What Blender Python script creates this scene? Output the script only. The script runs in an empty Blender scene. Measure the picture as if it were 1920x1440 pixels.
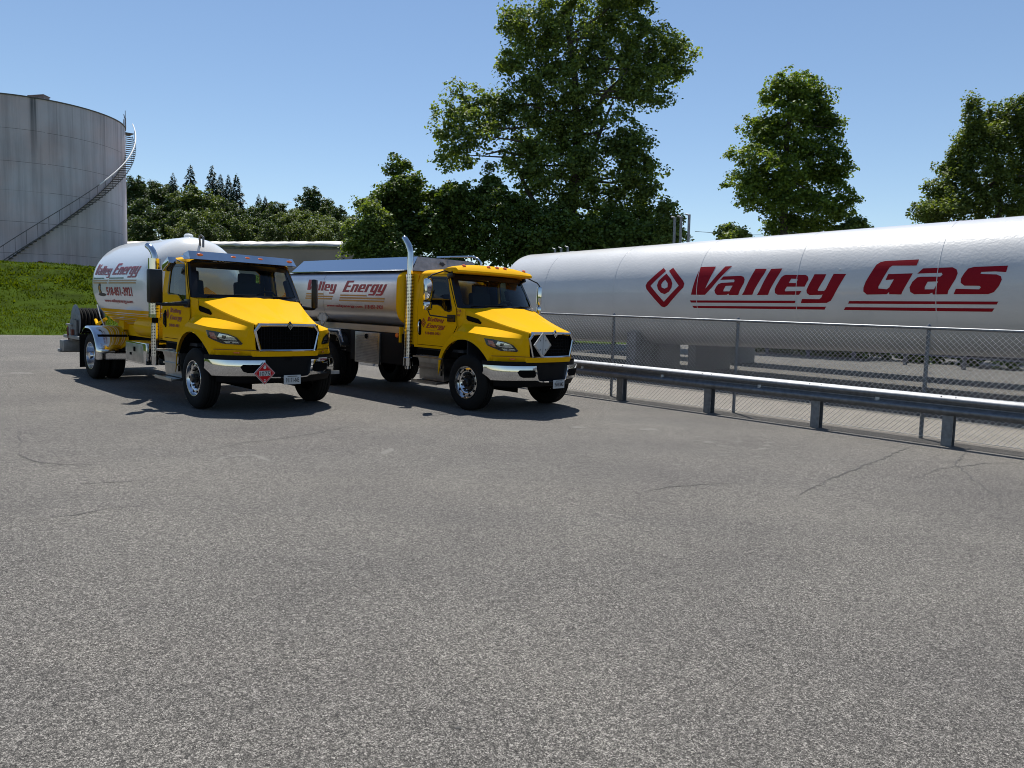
import bpy, bmesh, math, random
import numpy as np
from mathutils import Vector, Matrix
random.seed(7)
SC = bpy.context.scene
COL = SC.collection
R_ = math.radians

# ------------------------------------------------------------------ camera
F = 1380.0; PITCH = R_(5.0); ROLL = 0.027; CAMZ = 1.66
_f = Vector((0, math.cos(PITCH), -math.sin(PITCH))); _u = Vector((0, math.sin(PITCH), math.cos(PITCH))); _r = Vector((1, 0, 0))
_c, _s = math.cos(ROLL), math.sin(ROLL)
CR = _c*_r + _s*_u; CU = -_s*_r + _c*_u; CF = _f
cam = bpy.data.objects.new('camera', bpy.data.cameras.new('camera'))
COL.objects.link(cam)
cam.matrix_world = Matrix(((CR.x, CU.x, -CF.x, 0), (CR.y, CU.y, -CF.y, 0), (CR.z, CU.z, -CF.z, CAMZ), (0, 0, 0, 1)))
cam.data.sensor_width = 36; cam.data.lens = 36*F/1920
cam.data.clip_start = 0.05; cam.data.clip_end = 2000
SC.camera = cam
# ------------------------------------------------------------------ light
SUN_AZ = Vector((-0.14, 0.99)).normalized(); SUN_EL = R_(65)
w = bpy.data.worlds.new('World'); SC.world = w; w.use_nodes = True
nt = w.node_tree; bg = nt.nodes['Background']
sky = nt.nodes.new('ShaderNodeTexSky'); sky.sky_type = 'NISHITA'; sky.sun_disc = False
sky.sun_elevation = SUN_EL; sky.sun_rotation = math.atan2(SUN_AZ.x, SUN_AZ.y)
sky.air_density = 1.05; sky.dust_density = 0.0; sky.ozone_density = 2.3; sky.altitude = 100
nt.links.new(sky.outputs[0], bg.inputs[0]); bg.inputs[1].default_value = 0.091
sd = bpy.data.lights.new('sun', 'SUN'); sd.energy = 5.0; sd.angle = R_(0.5); sd.color = (1, 0.955, 0.88)
so = bpy.data.objects.new('sun', sd); COL.objects.link(so)
sv = Vector((SUN_AZ.x*math.cos(SUN_EL), SUN_AZ.y*math.cos(SUN_EL), math.sin(SUN_EL)))
so.rotation_euler = sv.to_track_quat('Z', 'Y').to_euler(); so.location = (0, 0, 40)
SC.view_settings.view_transform = 'Standard'; SC.view_settings.look = 'None'
SC.view_settings.exposure = 0.40; SC.view_settings.gamma = 1.0
SC.cycles.filter_width = 1.0; SC.cycles.max_bounces = 8; SC.cycles.transparent_max_bounces = 16

def at(px, py, Y):
    """world point seen at photo pixel (px,py) at distance Y along the view axis"""
    d = CR*((px-960)/F) - CU*((py-720)/F) + CF
    return Vector((0, 0, CAMZ)) + d*Y

# ------------------------------------------------------------------ materials
def nmat(name):
    m = bpy.data.materials.new(name); m.use_nodes = True
    return m, m.node_tree, m.node_tree.nodes['Principled BSDF']
def N(nt, t, **k):
    n = nt.nodes.new(t)
    for a, b in k.items():
        if a in n.inputs: n.inputs[a].default_value = b
        else: setattr(n, a, b)
    return n
def pmat(name, col, rough=0.5, metal=0.0, coat=0.0, noise=0.0, nscale=8.0, bump=0.0, bscale=60.0, spec=None, col2=None, stretch=(1,1,1), lo=.35, hi=.65):
    m, nt, b = nmat(name)
    b.inputs['Base Color'].default_value = (*col, 1); b.inputs['Roughness'].default_value = rough
    b.inputs['Metallic'].default_value = metal; b.inputs['Coat Weight'].default_value = coat
    b.inputs['Coat Roughness'].default_value = 0.06
    if spec is not None: b.inputs['Specular IOR Level'].default_value = spec
    tc = N(nt, 'ShaderNodeTexCoord'); mp = N(nt, 'ShaderNodeMapping'); mp.inputs['Scale'].default_value = stretch
    nt.links.new(tc.outputs['Object'], mp.inputs[0])
    if noise > 0 or col2:
        no = N(nt, 'ShaderNodeTexNoise', Scale=nscale, Detail=6.0); nt.links.new(mp.outputs[0], no.inputs['Vector'])
        rp = N(nt, 'ShaderNodeValToRGB'); rp.color_ramp.elements[0].position = lo; rp.color_ramp.elements[1].position = hi
        c2 = col2 or tuple(max(0, x*(1-noise)) for x in col)
        rp.color_ramp.elements[0].color = (*c2, 1); rp.color_ramp.elements[1].color = (*col, 1)
        nt.links.new(no.outputs[0], rp.inputs[0]); nt.links.new(rp.outputs[0], b.inputs['Base Color'])
    if bump > 0:
        n2 = N(nt, 'ShaderNodeTexNoise', Scale=bscale, Detail=3.0); nt.links.new(mp.outputs[0], n2.inputs['Vector'])
        bp = N(nt, 'ShaderNodeBump', Strength=bump, Distance=0.01); nt.links.new(n2.outputs[0], bp.inputs['Height'])
        nt.links.new(bp.outputs[0], b.inputs['Normal'])
    return m
M = {}
M['yellow'] = pmat('yellow_paint', (0.70, 0.375, 0.0008), 0.85, coat=0.13, bump=0.02, bscale=3, spec=.06)
M['rim'] = pmat('polished_wheel_aluminium', (0.68, 0.6885, 0.7055), 0.2, 1.0)
M['yellow_seam'] = pmat('yellow_seam', (0.12, 0.05, 0.002), 0.6)
M['polish'] = pmat('polished_aluminium', (.62, .63, .66), 0.13, 1.0)
M['chrome'] = pmat('chrome', (0.62, 0.63, 0.645), 0.07, 1.0, noise=.15, nscale=3)
M['alu'] = pmat('brushed_aluminium', (0.425, 0.425, 0.425), 0.34, 1.0, noise=.3, nscale=6, bump=.08, bscale=30)
M['alu_smooth'] = pmat('tank_aluminium', (0.561, 0.5525, 0.5695), 0.30, .85, noise=.10, nscale=2, bump=.015, bscale=2.0)
M['dull_alu'] = pmat('dull_aluminium', (0.306, 0.306, 0.3145), 0.5, .7, noise=.3, nscale=9)
M['galv'] = pmat('galvanised_steel', (0.22, 0.232, 0.25), 0.55, .8, noise=.3, nscale=14, bump=.05)
M['wire'] = pmat('galvanised_wire', (0.46, 0.465, 0.48), 0.4, .6)
M['white_truck'] = pmat('white_tank_paint', (.68, .70, .71), 0.22, coat=.5, bump=.02, bscale=2)
M['black'] = pmat('black_plastic', (0.006, 0.006, 0.007), 0.30, spec=.35)
M['rough_black'] = pmat('rough_black_plastic', (0.004, 0.004, 0.005), 0.6, spec=.15)
M['matte_black'] = pmat('matte_black', (0.003, 0.003, 0.003), 0.9, spec=.1)
M['rubber'] = pmat('rubber', (0.005, 0.005, 0.005), 0.85, bump=.1, bscale=20, noise=.3, spec=.25)
M['red'] = pmat('red_vinyl', (0.24, 0.002, 0.010), 0.5, spec=.15)
M['truck_red'] = pmat('truck_red_vinyl', (0.304, 0.0064, 0.016), 0.4)
M['maroon'] = pmat('maroon_vinyl', (0.22, 0.006, 0.015), 0.4)
M['gold'] = pmat('gold_stripe', (0.416, 0.208, 0.032), 0.45)
M['tan'] = pmat('tan_stripe', (0.4, 0.24, 0.128), 0.45)
M['green_stripe'] = pmat('green_stripe', (0.10, 0.16, 0.10), 0.5)
M['sign_red'] = pmat('placard_red', (0.50, 0.004, 0.008), 0.5, spec=.15)
M['sign_white'] = pmat('placard_white', (0.5625, 0.5625, 0.5625), 0.4)
M['ink'] = pmat('black_ink', (0.015, 0.015, 0.02), 0.5)
M['plate'] = pmat('plate_white', (0.44, 0.464, 0.48), 0.4)
M['orange_lens'] = pmat('amber_lens', (0.68, 0.136, 0.017), 0.15, coat=.6)
M['red_lens'] = pmat('red_lens', (0.45, 0.03, 0.02), 0.15, coat=.6)
M['seat'] = pmat('seat_fabric', (0.035, 0.04, 0.055), 0.9)
M['interior'] = pmat('cab_interior', (0.03, 0.034, 0.045), 0.8)
M['lamp'] = pmat('lamp_reflector', (0.55, 0.58, 0.62), 0.12, .9)
M['concrete'] = pmat('concrete', (0.216, 0.2088, 0.1944), 0.9, noise=.35, nscale=3, bump=.2, bscale=25)
M['bark'] = pmat('bark', (0.10, 0.085, 0.07), 0.95, noise=.5, nscale=6, bump=.5, bscale=14)
M['brown_wall'] = pmat('stucco_wall', (0.434, 0.329, 0.287), 0.9, noise=.15, nscale=.4)
M['white_roof'] = pmat('white_roof', (0.663, 0.6375, 0.595), 0.7, noise=.15, nscale=1.2, bump=.3, bscale=2)
M['crack'] = pmat('asphalt_crack_fill', (0.065, 0.063, 0.060), 0.95)
M['rust'] = pmat('rust', (0.16, 0.05, 0.03), 0.9)
M['stair'] = pmat('weathered_steel', (0.135, 0.126, 0.126), 0.7, noise=.4, nscale=4)
M['rail_white'] = pmat('white_painted_pipe', (0.75, 0.75, 0.75), 0.5)

def glass(name, tint, refl=1.5):
    m = bpy.data.materials.new(name); m.use_nodes = True; nt = m.node_tree
    for n in list(nt.nodes): nt.nodes.remove(n)
    o = N(nt, 'ShaderNodeOutputMaterial'); mx = N(nt, 'ShaderNodeMixShader'); t = N(nt, 'ShaderNodeBsdfTransparent'); g = N(nt, 'ShaderNodeBsdfGlossy', Roughness=0.02)
    fr = N(nt, 'ShaderNodeFresnel', IOR=refl)
    t.inputs[0].default_value = (*tint, 1)
    nt.links.new(fr.outputs[0], mx.inputs[0]); nt.links.new(t.outputs[0], mx.inputs[1]); nt.links.new(g.outputs[0], mx.inputs[2]); nt.links.new(mx.outputs[0], o.inputs[0])
    return m
M['windshield'] = glass('windshield_glass', (0.80, 0.90, 0.90), 1.33)
M['rear_glass'] = glass('rear_glass', (0.75, 0.85, 0.84), 1.2)
M['side_glass'] = glass('side_glass', (0.06, 0.08, 0.08), 1.45)
M['lens'] = glass('lamp_lens', (0.85, 0.88, 0.9), 1.5)

# big white storage tank paint: orange peel so that the sun sparkles
def tank_white():
    m, nt, b = nmat('tank_white_paint')
    b.inputs['Roughness'].default_value = 0.38; b.inputs['Coat Weight'].default_value = .5; b.inputs['Coat Roughness'].default_value = .07
    tc = N(nt, 'ShaderNodeTexCoord')
    n1 = N(nt, 'ShaderNodeTexNoise', Scale=1.1, Detail=4.0); nt.links.new(tc.outputs['Object'], n1.inputs['Vector'])
    rp = N(nt, 'ShaderNodeValToRGB'); rp.color_ramp.elements[0].position = .3; rp.color_ramp.elements[1].position = .7
    rp.color_ramp.elements[0].color = (.50, .505, .51, 1); rp.color_ramp.elements[1].color = (.56, .563, .568, 1)
    nt.links.new(n1.outputs[0], rp.inputs[0]); nt.links.new(rp.outputs[0], b.inputs['Base Color'])
    n2 = N(nt, 'ShaderNodeTexNoise', Scale=16.0, Detail=2.0); nt.links.new(tc.outputs['Object'], n2.inputs['Vector'])
    n3 = N(nt, 'ShaderNodeTexNoise', Scale=1.3, Detail=2.0); nt.links.new(tc.outputs['Object'], n3.inputs['Vector'])
    b1 = N(nt, 'ShaderNodeBump', Strength=0.22, Distance=0.02); nt.links.new(n2.outputs[0], b1.inputs['Height'])
    b2 = N(nt, 'ShaderNodeBump', Strength=0.05, Distance=0.05); nt.links.new(n3.outputs[0], b2.inputs['Height']); nt.links.new(b1.outputs[0], b2.inputs['Normal'])
    nt.links.new(b2.outputs[0], b.inputs['Normal'])
    return m
M['tank_white'] = tank_white()

def silo_mat():
    m, nt, b = nmat('weathered_white_steel')
    b.inputs['Roughness'].default_value = .6
    tc = N(nt, 'ShaderNodeTexCoord')
    mp = N(nt, 'ShaderNodeMapping'); mp.inputs['Scale'].default_value = (1.1, 1.1, .05); nt.links.new(tc.outputs['Object'], mp.inputs[0])
    n1 = N(nt, 'ShaderNodeTexNoise', Scale=1.6, Detail=8.0, Roughness=.7); nt.links.new(mp.outputs[0], n1.inputs['Vector'])
    r1 = N(nt, 'ShaderNodeValToRGB'); r1.color_ramp.elements[0].position = .36; r1.color_ramp.elements[1].position = .56
    r1.color_ramp.elements[0].color = (.42, .395, .435, 1); r1.color_ramp.elements[1].color = (.56, .53, .58, 1)
    nt.links.new(n1.outputs[0], r1.inputs[0])
    n2 = N(nt, 'ShaderNodeTexNoise', Scale=.35, Detail=5.0); nt.links.new(tc.outputs['Object'], n2.inputs['Vector'])
    mx = N(nt, 'ShaderNodeMix', data_type='RGBA', blend_type='MULTIPLY'); mx.inputs[0].default_value = 1
    r2 = N(nt, 'ShaderNodeValToRGB'); r2.color_ramp.elements[0].position = .35; r2.color_ramp.elements[1].position = .65
    r2.color_ramp.elements[0].color = (.86, .84, .84, 1); r2.color_ramp.elements[1].color = (1, 1, 1, 1)
    nt.links.new(n2.outputs[0], r2.inputs[0]); nt.links.new(r1.outputs[0], mx.inputs[6]); nt.links.new(r2.outputs[0], mx.inputs[7])
    # dark runs of dirt down from the rim
    mp3 = N(nt, 'ShaderNodeMapping'); mp3.inputs['Scale'].default_value = (2.4, 2.4, .02); nt.links.new(tc.outputs['Object'], mp3.inputs[0])
    n3 = N(nt, 'ShaderNodeTexNoise', Scale=.9, Detail=4.0); nt.links.new(mp3.outputs[0], n3.inputs['Vector'])
    sp = N(nt, 'ShaderNodeSeparateXYZ'); nt.links.new(tc.outputs['Object'], sp.inputs[0])
    zr = N(nt, 'ShaderNodeMapRange'); zr.inputs['From Min'].default_value = 9.0; zr.inputs['From Max'].default_value = 13.4; nt.links.new(sp.outputs[2], zr.inputs[0])
    r3 = N(nt, 'ShaderNodeValToRGB'); r3.color_ramp.elements[0].position = .57; r3.color_ramp.elements[1].position = .70
    nt.links.new(n3.outputs[0], r3.inputs[0])
    mu = N(nt, 'ShaderNodeMath', operation='MULTIPLY'); nt.links.new(zr.outputs[0], mu.inputs[0]); nt.links.new(r3.outputs[0], mu.inputs[1])
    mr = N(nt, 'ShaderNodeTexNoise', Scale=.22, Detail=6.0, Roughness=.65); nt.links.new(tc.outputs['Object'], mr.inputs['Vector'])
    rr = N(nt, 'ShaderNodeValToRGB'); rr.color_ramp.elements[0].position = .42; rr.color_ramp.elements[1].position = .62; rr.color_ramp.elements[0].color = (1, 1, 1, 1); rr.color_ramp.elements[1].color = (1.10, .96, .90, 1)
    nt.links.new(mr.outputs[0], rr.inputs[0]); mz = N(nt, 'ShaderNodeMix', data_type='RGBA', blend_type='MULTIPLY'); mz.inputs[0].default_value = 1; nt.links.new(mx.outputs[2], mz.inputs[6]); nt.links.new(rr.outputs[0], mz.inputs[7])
    m4 = N(nt, 'ShaderNodeMix', data_type='RGBA'); nt.links.new(mu.outputs[0], m4.inputs[0]); nt.links.new(mz.outputs[2], m4.inputs[6]); m4.inputs[7].default_value = (.10, .10, .11, 1)
    nt.links.new(m4.outputs[2], b.inputs['Base Color'])
    return m
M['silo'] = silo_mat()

def asphalt_mat(name, dark, light, tint):
    m, nt, b = nmat(name); b.inputs['Roughness'].default_value = .88; b.inputs['Specular IOR Level'].default_value = .3
    tc = N(nt, 'ShaderNodeTexCoord')
    def chips(scale):
        v = N(nt, 'ShaderNodeTexVoronoi', Scale=scale); nt.links.new(tc.outputs['Object'], v.inputs['Vector'])
        s_ = N(nt, 'ShaderNodeSeparateColor'); nt.links.new(v.outputs['Color'], s_.inputs[0]); return s_.outputs[0]
    c1, c2, c3 = chips(270.0), chips(155.0), chips(72.0)
    def madd(x, k, y=None):
        m_ = N(nt, 'ShaderNodeMath', operation='MULTIPLY_ADD'); nt.links.new(x, m_.inputs[0]); m_.inputs[1].default_value = k
        if y is None: m_.inputs[2].default_value = 0
        else: nt.links.new(y, m_.inputs[2])
        return m_
    mu = madd(c1, .46, madd(c2, .34, madd(c3, .20).outputs[0]).outputs[0])
    r1 = N(nt, 'ShaderNodeValToRGB'); e = r1.color_ramp.elements
    e[0].position = .20; e[0].color = (*dark, 1); e[1].position = .86; e[1].color = (*light, 1)
    e2 = r1.color_ramp.elements.new(.58); e2.color = tuple((dark[i]*.74+light[i]*.26) for i in range(3)) + (1,)
    nt.links.new(mu.outputs[0], r1.inputs[0])
    n2 = N(nt, 'ShaderNodeTexNoise', Scale=.45, Detail=8.0, Roughness=.62); nt.links.new(tc.outputs['Object'], n2.inputs['Vector'])
    r2 = N(nt, 'ShaderNodeValToRGB'); r2.color_ramp.elements[0].position = .32; r2.color_ramp.elements[1].position = .7
    r2.color_ramp.elements[0].color = (.80, .79, .80, 1); r2.color_ramp.elements[1].color = (1.10, 1.09, 1.07, 1)
    nt.links.new(n2.outputs[0], r2.inputs[0])
    mx = N(nt, 'ShaderNodeMix', data_type='RGBA', blend_type='MULTIPLY'); mx.inputs[0].default_value = 1
    nt.links.new(r1.outputs[0], mx.inputs[6]); nt.links.new(r2.outputs[0], mx.inputs[7])
    # faint wheel-polished bands and dust
    mp = N(nt, 'ShaderNodeMapping'); mp.inputs['Rotation'].default_value = (0, 0, R_(-12)); mp.inputs['Scale'].default_value = (.05, .5, 1); nt.links.new(tc.outputs['Object'], mp.inputs[0])
    n4 = N(nt, 'ShaderNodeTexNoise', Scale=1.5, Detail=5.0); nt.links.new(mp.outputs[0], n4.inputs['Vector'])
    r4 = N(nt, 'ShaderNodeValToRGB'); r4.color_ramp.elements[0].position = .35; r4.color_ramp.elements[1].position = .7
    r4.color_ramp.elements[0].color = (.95, .95, .95, 1); r4.color_ramp.elements[1].color = (*tint, 1)
    nt.links.new(n4.outputs[0], r4.inputs[0])
    m5 = N(nt, 'ShaderNodeMix', data_type='RGBA', blend_type='MULTIPLY'); m5.inputs[0].default_value = 1
    nt.links.new(mx.outputs[2], m5.inputs[6]); nt.links.new(r4.outputs[0], m5.inputs[7])
    # hairline crazing
    vo = N(nt, 'ShaderNodeTexVoronoi', Scale=.9, feature='DISTANCE_TO_EDGE')
    nd = N(nt, 'ShaderNodeTexNoise', Scale=2.2, Detail=6.0); nt.links.new(tc.outputs['Object'], nd.inputs['Vector'])
    va = N(nt, 'ShaderNodeVectorMath', operation='SCALE'); nt.links.new(nd.outputs['Color'], va.inputs[0]); va.inputs['Scale'].default_value = .9
    vb = N(nt, 'ShaderNodeVectorMath', operation='ADD'); nt.links.new(va.outputs[0], vb.inputs[0]); nt.links.new(tc.outputs['Object'], vb.inputs[1]); nt.links.new(vb.outputs[0], vo.inputs['Vector'])
    cr = N(nt, 'ShaderNodeMapRange'); cr.inputs['From Min'].default_value = 0.0; cr.inputs['From Max'].default_value = .010; cr.inputs['To Min'].default_value = .55; cr.inputs['To Max'].default_value = 0
    nt.links.new(vo.outputs['Distance'], cr.inputs[0])
    nm = N(nt, 'ShaderNodeTexNoise', Scale=.22, Detail=2.0); nt.links.new(tc.outputs['Object'], nm.inputs['Vector'])
    rm = N(nt, 'ShaderNodeValToRGB'); rm.color_ramp.elements[0].position = .54; rm.color_ramp.elements[1].position = .64; nt.links.new(nm.outputs[0], rm.inputs[0])
    mm = N(nt, 'ShaderNodeMath', operation='MULTIPLY'); nt.links.new(cr.outputs[0], mm.inputs[0]); nt.links.new(rm.outputs[0], mm.inputs[1])
    m6 = N(nt, 'ShaderNodeMix', data_type='RGBA'); nt.links.new(mm.outputs[0], m6.inputs[0]); nt.links.new(m5.outputs[2], m6.inputs[6]); m6.inputs[7].default_value = (.05, .05, .05, 1)
    nt.links.new(m6.outputs[2], b.inputs['Base Color'])
    bp = N(nt, 'ShaderNodeBump', Strength=.55, Distance=.006); nt.links.new(mu.outputs[0], bp.inputs['Height']); nt.links.new(bp.outputs[0], b.inputs['Normal'])
    return m
M['asphalt'] = asphalt_mat('asphalt', (.017, .0162, .0156), (.385, .368, .338), (1.08, 1.07, 1.05))
M['patch'] = pmat('dusty_scuff', (0.19, 0.182, 0.165), .95, noise=.55, nscale=45, lo=.3, hi=.7)
M['dust'] = pmat('pale_dusty_paving', (0.208, 0.1898, 0.1612), .95, noise=.3, nscale=5, bump=.3, bscale=40)
def gravel_mat():
    m, nt, b = nmat('gravel'); b.inputs['Roughness'].default_value = .95
    tc = N(nt, 'ShaderNodeTexCoord')
    v = N(nt, 'ShaderNodeTexVoronoi', Scale=14.0); nt.links.new(tc.outputs['Object'], v.inputs['Vector'])
    sc_ = N(nt, 'ShaderNodeSeparateColor'); nt.links.new(v.outputs['Color'], sc_.inputs[0])
    r = N(nt, 'ShaderNodeValToRGB'); r.color_ramp.elements[0].color = (.02, .019, .017, 1); r.color_ramp.elements[1].color = (.16, .153, .135, 1)
    nt.links.new(sc_.outputs[0], r.inputs[0]); nt.links.new(r.outputs[0], b.inputs['Base Color'])
    bp = N(nt, 'ShaderNodeBump', Strength=.9, Distance=.05); nt.links.new(v.outputs['Distance'], bp.inputs['Height']); nt.links.new(bp.outputs[0], b.inputs['Normal'])
    return m
M['gravel'] = gravel_mat()
M['turf'] = pmat('turf', (.043, .072, .004), .95, spec=.05, noise=.5, nscale=1.3, bump=.8, bscale=9)
M['grass_blade'] = None
def leaf_mat(name, a, b_, trans=.35, tcol=None, clump=.35, spec=.35):
    m = bpy.data.materials.new(name); m.use_nodes = True; nt = m.node_tree
    for n in list(nt.nodes): nt.nodes.remove(n)
    o = N(nt, 'ShaderNodeOutputMaterial'); ge = N(nt, 'ShaderNodeNewGeometry')
    tc = N(nt, 'ShaderNodeTexCoord'); no = N(nt, 'ShaderNodeTexNoise', Scale=clump, Detail=2.0); nt.links.new(tc.outputs['Object'], no.inputs['Vector'])
    ad = N(nt, 'ShaderNodeMath', operation='MULTIPLY_ADD'); nt.links.new(ge.outputs['Random Per Island'], ad.inputs[0]); ad.inputs[1].default_value = .7; nt.links.new(no.outputs[0], ad.inputs[2])
    sb = N(nt, 'ShaderNodeMath', operation='SUBTRACT'); nt.links.new(ad.outputs[0], sb.inputs[0]); sb.inputs[1].default_value = .35
    rp = N(nt, 'ShaderNodeValToRGB'); rp.color_ramp.elements[0].color = (*a, 1); rp.color_ramp.elements[1].color = (*b_, 1)
    nt.links.new(sb.outputs[0], rp.inputs[0])
    p = N(nt, 'ShaderNodeBsdfPrincipled', Roughness=.55); p.inputs['Specular IOR Level'].default_value = spec
    nt.links.new(rp.outputs[0], p.inputs['Base Color'])
    t = N(nt, 'ShaderNodeBsdfTranslucent'); mu = N(nt, 'ShaderNodeMix', data_type='RGBA', blend_type='MULTIPLY'); mu.inputs[0].default_value = 1
    nt.links.new(rp.outputs[0], mu.inputs[6]); mu.inputs[7].default_value = (*(tcol or (1.9, 1.7, .5)), 1); nt.links.new(mu.outputs[2], t.inputs[0])
    mx = N(nt, 'ShaderNodeMixShader'); mx.inputs[0].default_value = trans
    nt.links.new(p.outputs[0], mx.inputs[1]); nt.links.new(t.outputs[0], mx.inputs[2]); nt.links.new(mx.outputs[0], o.inputs[0])
    return m
M['leaf_cotton'] = leaf_mat('cottonwood_leaves', (.022, .052, .017), (.205, .285, .075), .38)
M['leaf_maple'] = leaf_mat('maple_leaves', (.022, .056, .013), (.185, .270, .042), .38)
M['leaf_cedar'] = leaf_mat('cedar_leaves', (.028, .056, .015), (.150, .205, .045), .36)
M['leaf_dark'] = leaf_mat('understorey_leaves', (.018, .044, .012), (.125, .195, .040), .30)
M['leaf_far'] = leaf_mat('hill_leaves', (.020, .044, .014), (.075, .120, .028), .25, clump=.12)
M['leaf_far2'] = leaf_mat('hill_leaves_pale', (.055, .090, .026), (.130, .180, .050), .25, clump=.12)
M['needle'] = leaf_mat('spruce_needles', (.012, .030, .020), (.045, .080, .045), .12, clump=.12)
M['blade'] = leaf_mat('grass_blades', (.022, .046, .002), (.135, .185, .012), .28, clump=.4, spec=.05)
# ------------------------------------------------------------------ mesh helpers
class MB:
    def __init__(s): s.v = []; s.f = []; s.m = []; s.sm = []
    def add(s, verts, faces, mat=0, smooth=False):
        b = len(s.v); s.v += [tuple(p) for p in verts]
        for f in faces: s.f.append([b+i for i in f]); s.m.append(mat); s.sm.append(smooth)
        return s
    def box(s, c, d, rot=None, mat=0, taper=1.0):
        cx, cy, cz = c; x, y, z = d[0]/2, d[1]/2, d[2]/2
        P = [(-x, -y, -z), (x, -y, -z), (x, y, -z), (-x, y, -z), (-x*taper, -y*taper, z), (x*taper, -y*taper, z), (x*taper, y*taper, z), (-x*taper, y*taper, z)]
        if rot is not None: P = [rot @ Vector(p) for p in P]
        return s.add([(p[0]+cx, p[1]+cy, p[2]+cz) for p in P], [(0, 3, 2, 1), (4, 5, 6, 7), (0, 1, 5, 4), (1, 2, 6, 5), (2, 3, 7, 6), (3, 0, 4, 7)], mat)
    def bb(s, x0, x1, y0, y1, z0, z1, mat=0): return s.box(((x0+x1)/2, (y0+y1)/2, (z0+z1)/2), (abs(x1-x0), abs(y1-y0), abs(z1-z0)), mat=mat)
    def grid(s, rows, closed=False, mat=0, smooth=True, flip=False):
        nr, nc = len(rows), len(rows[0]); V = [p for r in rows for p in r]; Fs = []
        for i in range(nr-1):
            for j in range(nc if closed else nc-1):
                a, b, c, d = i*nc+j, i*nc+(j+1) % nc, (i+1)*nc+(j+1) % nc, (i+1)*nc+j
                Fs.append((a, d, c, b) if flip else (a, b, c, d))
        return s.add(V, Fs, mat, smooth)
    def tube(s, pts, r, n=10, caps=True, mat=0):
        pts = [Vector(p) for p in pts]; rows = []; up = None
        rs = r if isinstance(r, (list, tuple)) else [r]*len(pts)
        for i, p in enumerate(pts):
            t = (pts[min(i+1, len(pts)-1)]-pts[max(i-1, 0)]).normalized()
            if up is None:
                up = Vector((0, 0, 1)) if abs(t.z) < .9 else Vector((1, 0, 0))
            a = t.cross(up).normalized(); up = a.cross(t).normalized()
            rows.append([p+rs[i]*(math.cos(2*math.pi*k/n)*a+math.sin(2*math.pi*k/n)*up) for k in range(n)])
        s.grid(rows, True, mat)
        if caps:
            s.add(rows[0], [tuple(range(n))], mat); s.add(rows[-1], [tuple(range(n-1, -1, -1))], mat)
        return s
    def lathe(s, prof, axis='y', c=(0, 0, 0), n=40, mat=0, smooth=True):
        """prof: (radius, offset along axis)"""
        rows = []
        for r, h in prof:
            row = []
            for k in range(n):
                a = 2*math.pi*k/n; u, v = r*math.cos(a), r*math.sin(a)
                row.append({'y': (c[0]+u, c[1]+h, c[2]+v), 'x': (c[0]+h, c[1]+u, c[2]+v), 'z': (c[0]+u, c[1]+v, c[2]+h)}[axis])
            rows.append(row)
        return s.grid(rows, True, mat, smooth)
    def prism(s, poly, fn0, fn1, mat=0):
        """poly 2-D; fn0/fn1 map (a,b)->3-D front and back"""
        n = len(poly); A = [fn0(*p) for p in poly]; B = [fn1(*p) for p in poly]
        return s.add(A+B, [tuple(range(n)), tuple(range(2*n-1, n-1, -1))]+[(i, i+n, (i+1) % n+n, (i+1) % n) for i in range(n)], mat)
    def build(s, name, mats, parent=None, bevel=0, loc=None, sharp=35):
        me = bpy.data.meshes.new(name); me.from_pydata(s.v, [], s.f)
        mats = mats if isinstance(mats, (list, tuple)) else [mats]
        for m in mats: me.materials.append(m)
        me.polygons.foreach_set('material_index', s.m); me.polygons.foreach_set('use_smooth', s.sm)
        bm = bmesh.new(); bm.from_mesh(me); bmesh.ops.recalc_face_normals(bm, faces=bm.faces)
        if bevel:
            bmesh.ops.remove_doubles(bm, verts=bm.verts, dist=1e-5)
            es = [e for e in bm.edges if len(e.link_faces) == 2 and e.calc_face_angle(0) > .6]
            bmesh.ops.bevel(bm, geom=es, offset=bevel, segments=2, affect='EDGES', profile=.6)
            for f in bm.faces: f.smooth = True
        bm.to_mesh(me); bm.free()
        if bevel or any(s.sm):
            try: me.set_sharp_from_angle(angle=R_(sharp))
            except Exception: pass
        return link(name, me, parent, loc)
def link(name, me, parent=None, loc=None):
    o = bpy.data.objects.new(name, me); COL.objects.link(o)
    if parent: o.parent = parent
    if loc: o.location = loc
    return o
def tag(o, label=None, cat=None, group=None, kind=None):
    if label: o['label'] = label
    if cat: o['category'] = cat
    if group: o['group'] = group
    if kind: o['kind'] = kind
    return o
def empty(name, loc, rz=0):
    o = bpy.data.objects.new(name, None); COL.objects.link(o); o.location = loc; o.rotation_euler = (0, 0, rz); o.empty_display_size = .2
    return o
def kids(o): return [c for c in list(COL.objects) if c.parent == o]
def copy_tree(o, parent=None):
    c = o.copy(); COL.objects.link(c); c.parent = parent
    for ch in kids(o): copy_tree(ch, c)
    return c
def lerp(a, b, t): return a+(b-a)*t
def interp(x, pts):
    if x <= pts[0][0]: return pts[0][1]
    for (a, va), (b, vb) in zip(pts, pts[1:]):
        if x <= b: return va+(vb-va)*(x-a)/(b-a)
    return pts[-1][1]
def flat_shape(loops, cuts=None, axis=1):
    """fill outline loops (first outer, others holes) -> verts2d, faces; optional cuts along one axis so it can be wrapped"""
    cu = bpy.data.curves.new('tmp', 'CURVE'); cu.dimensions = '2D'; cu.fill_mode = 'FRONT'
    for L in loops:
        sp = cu.splines.new('POLY'); sp.points.add(len(L)-1); sp.use_cyclic_u = True
        for i, p in enumerate(L): sp.points[i].co = (p[0], p[1], 0, 1)
    o = bpy.data.objects.new('tmp', cu); me = bpy.data.meshes.new_from_object(o)
    bpy.data.objects.remove(o); bpy.data.curves.remove(cu)
    return slice_mesh(me, cuts, axis)
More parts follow.
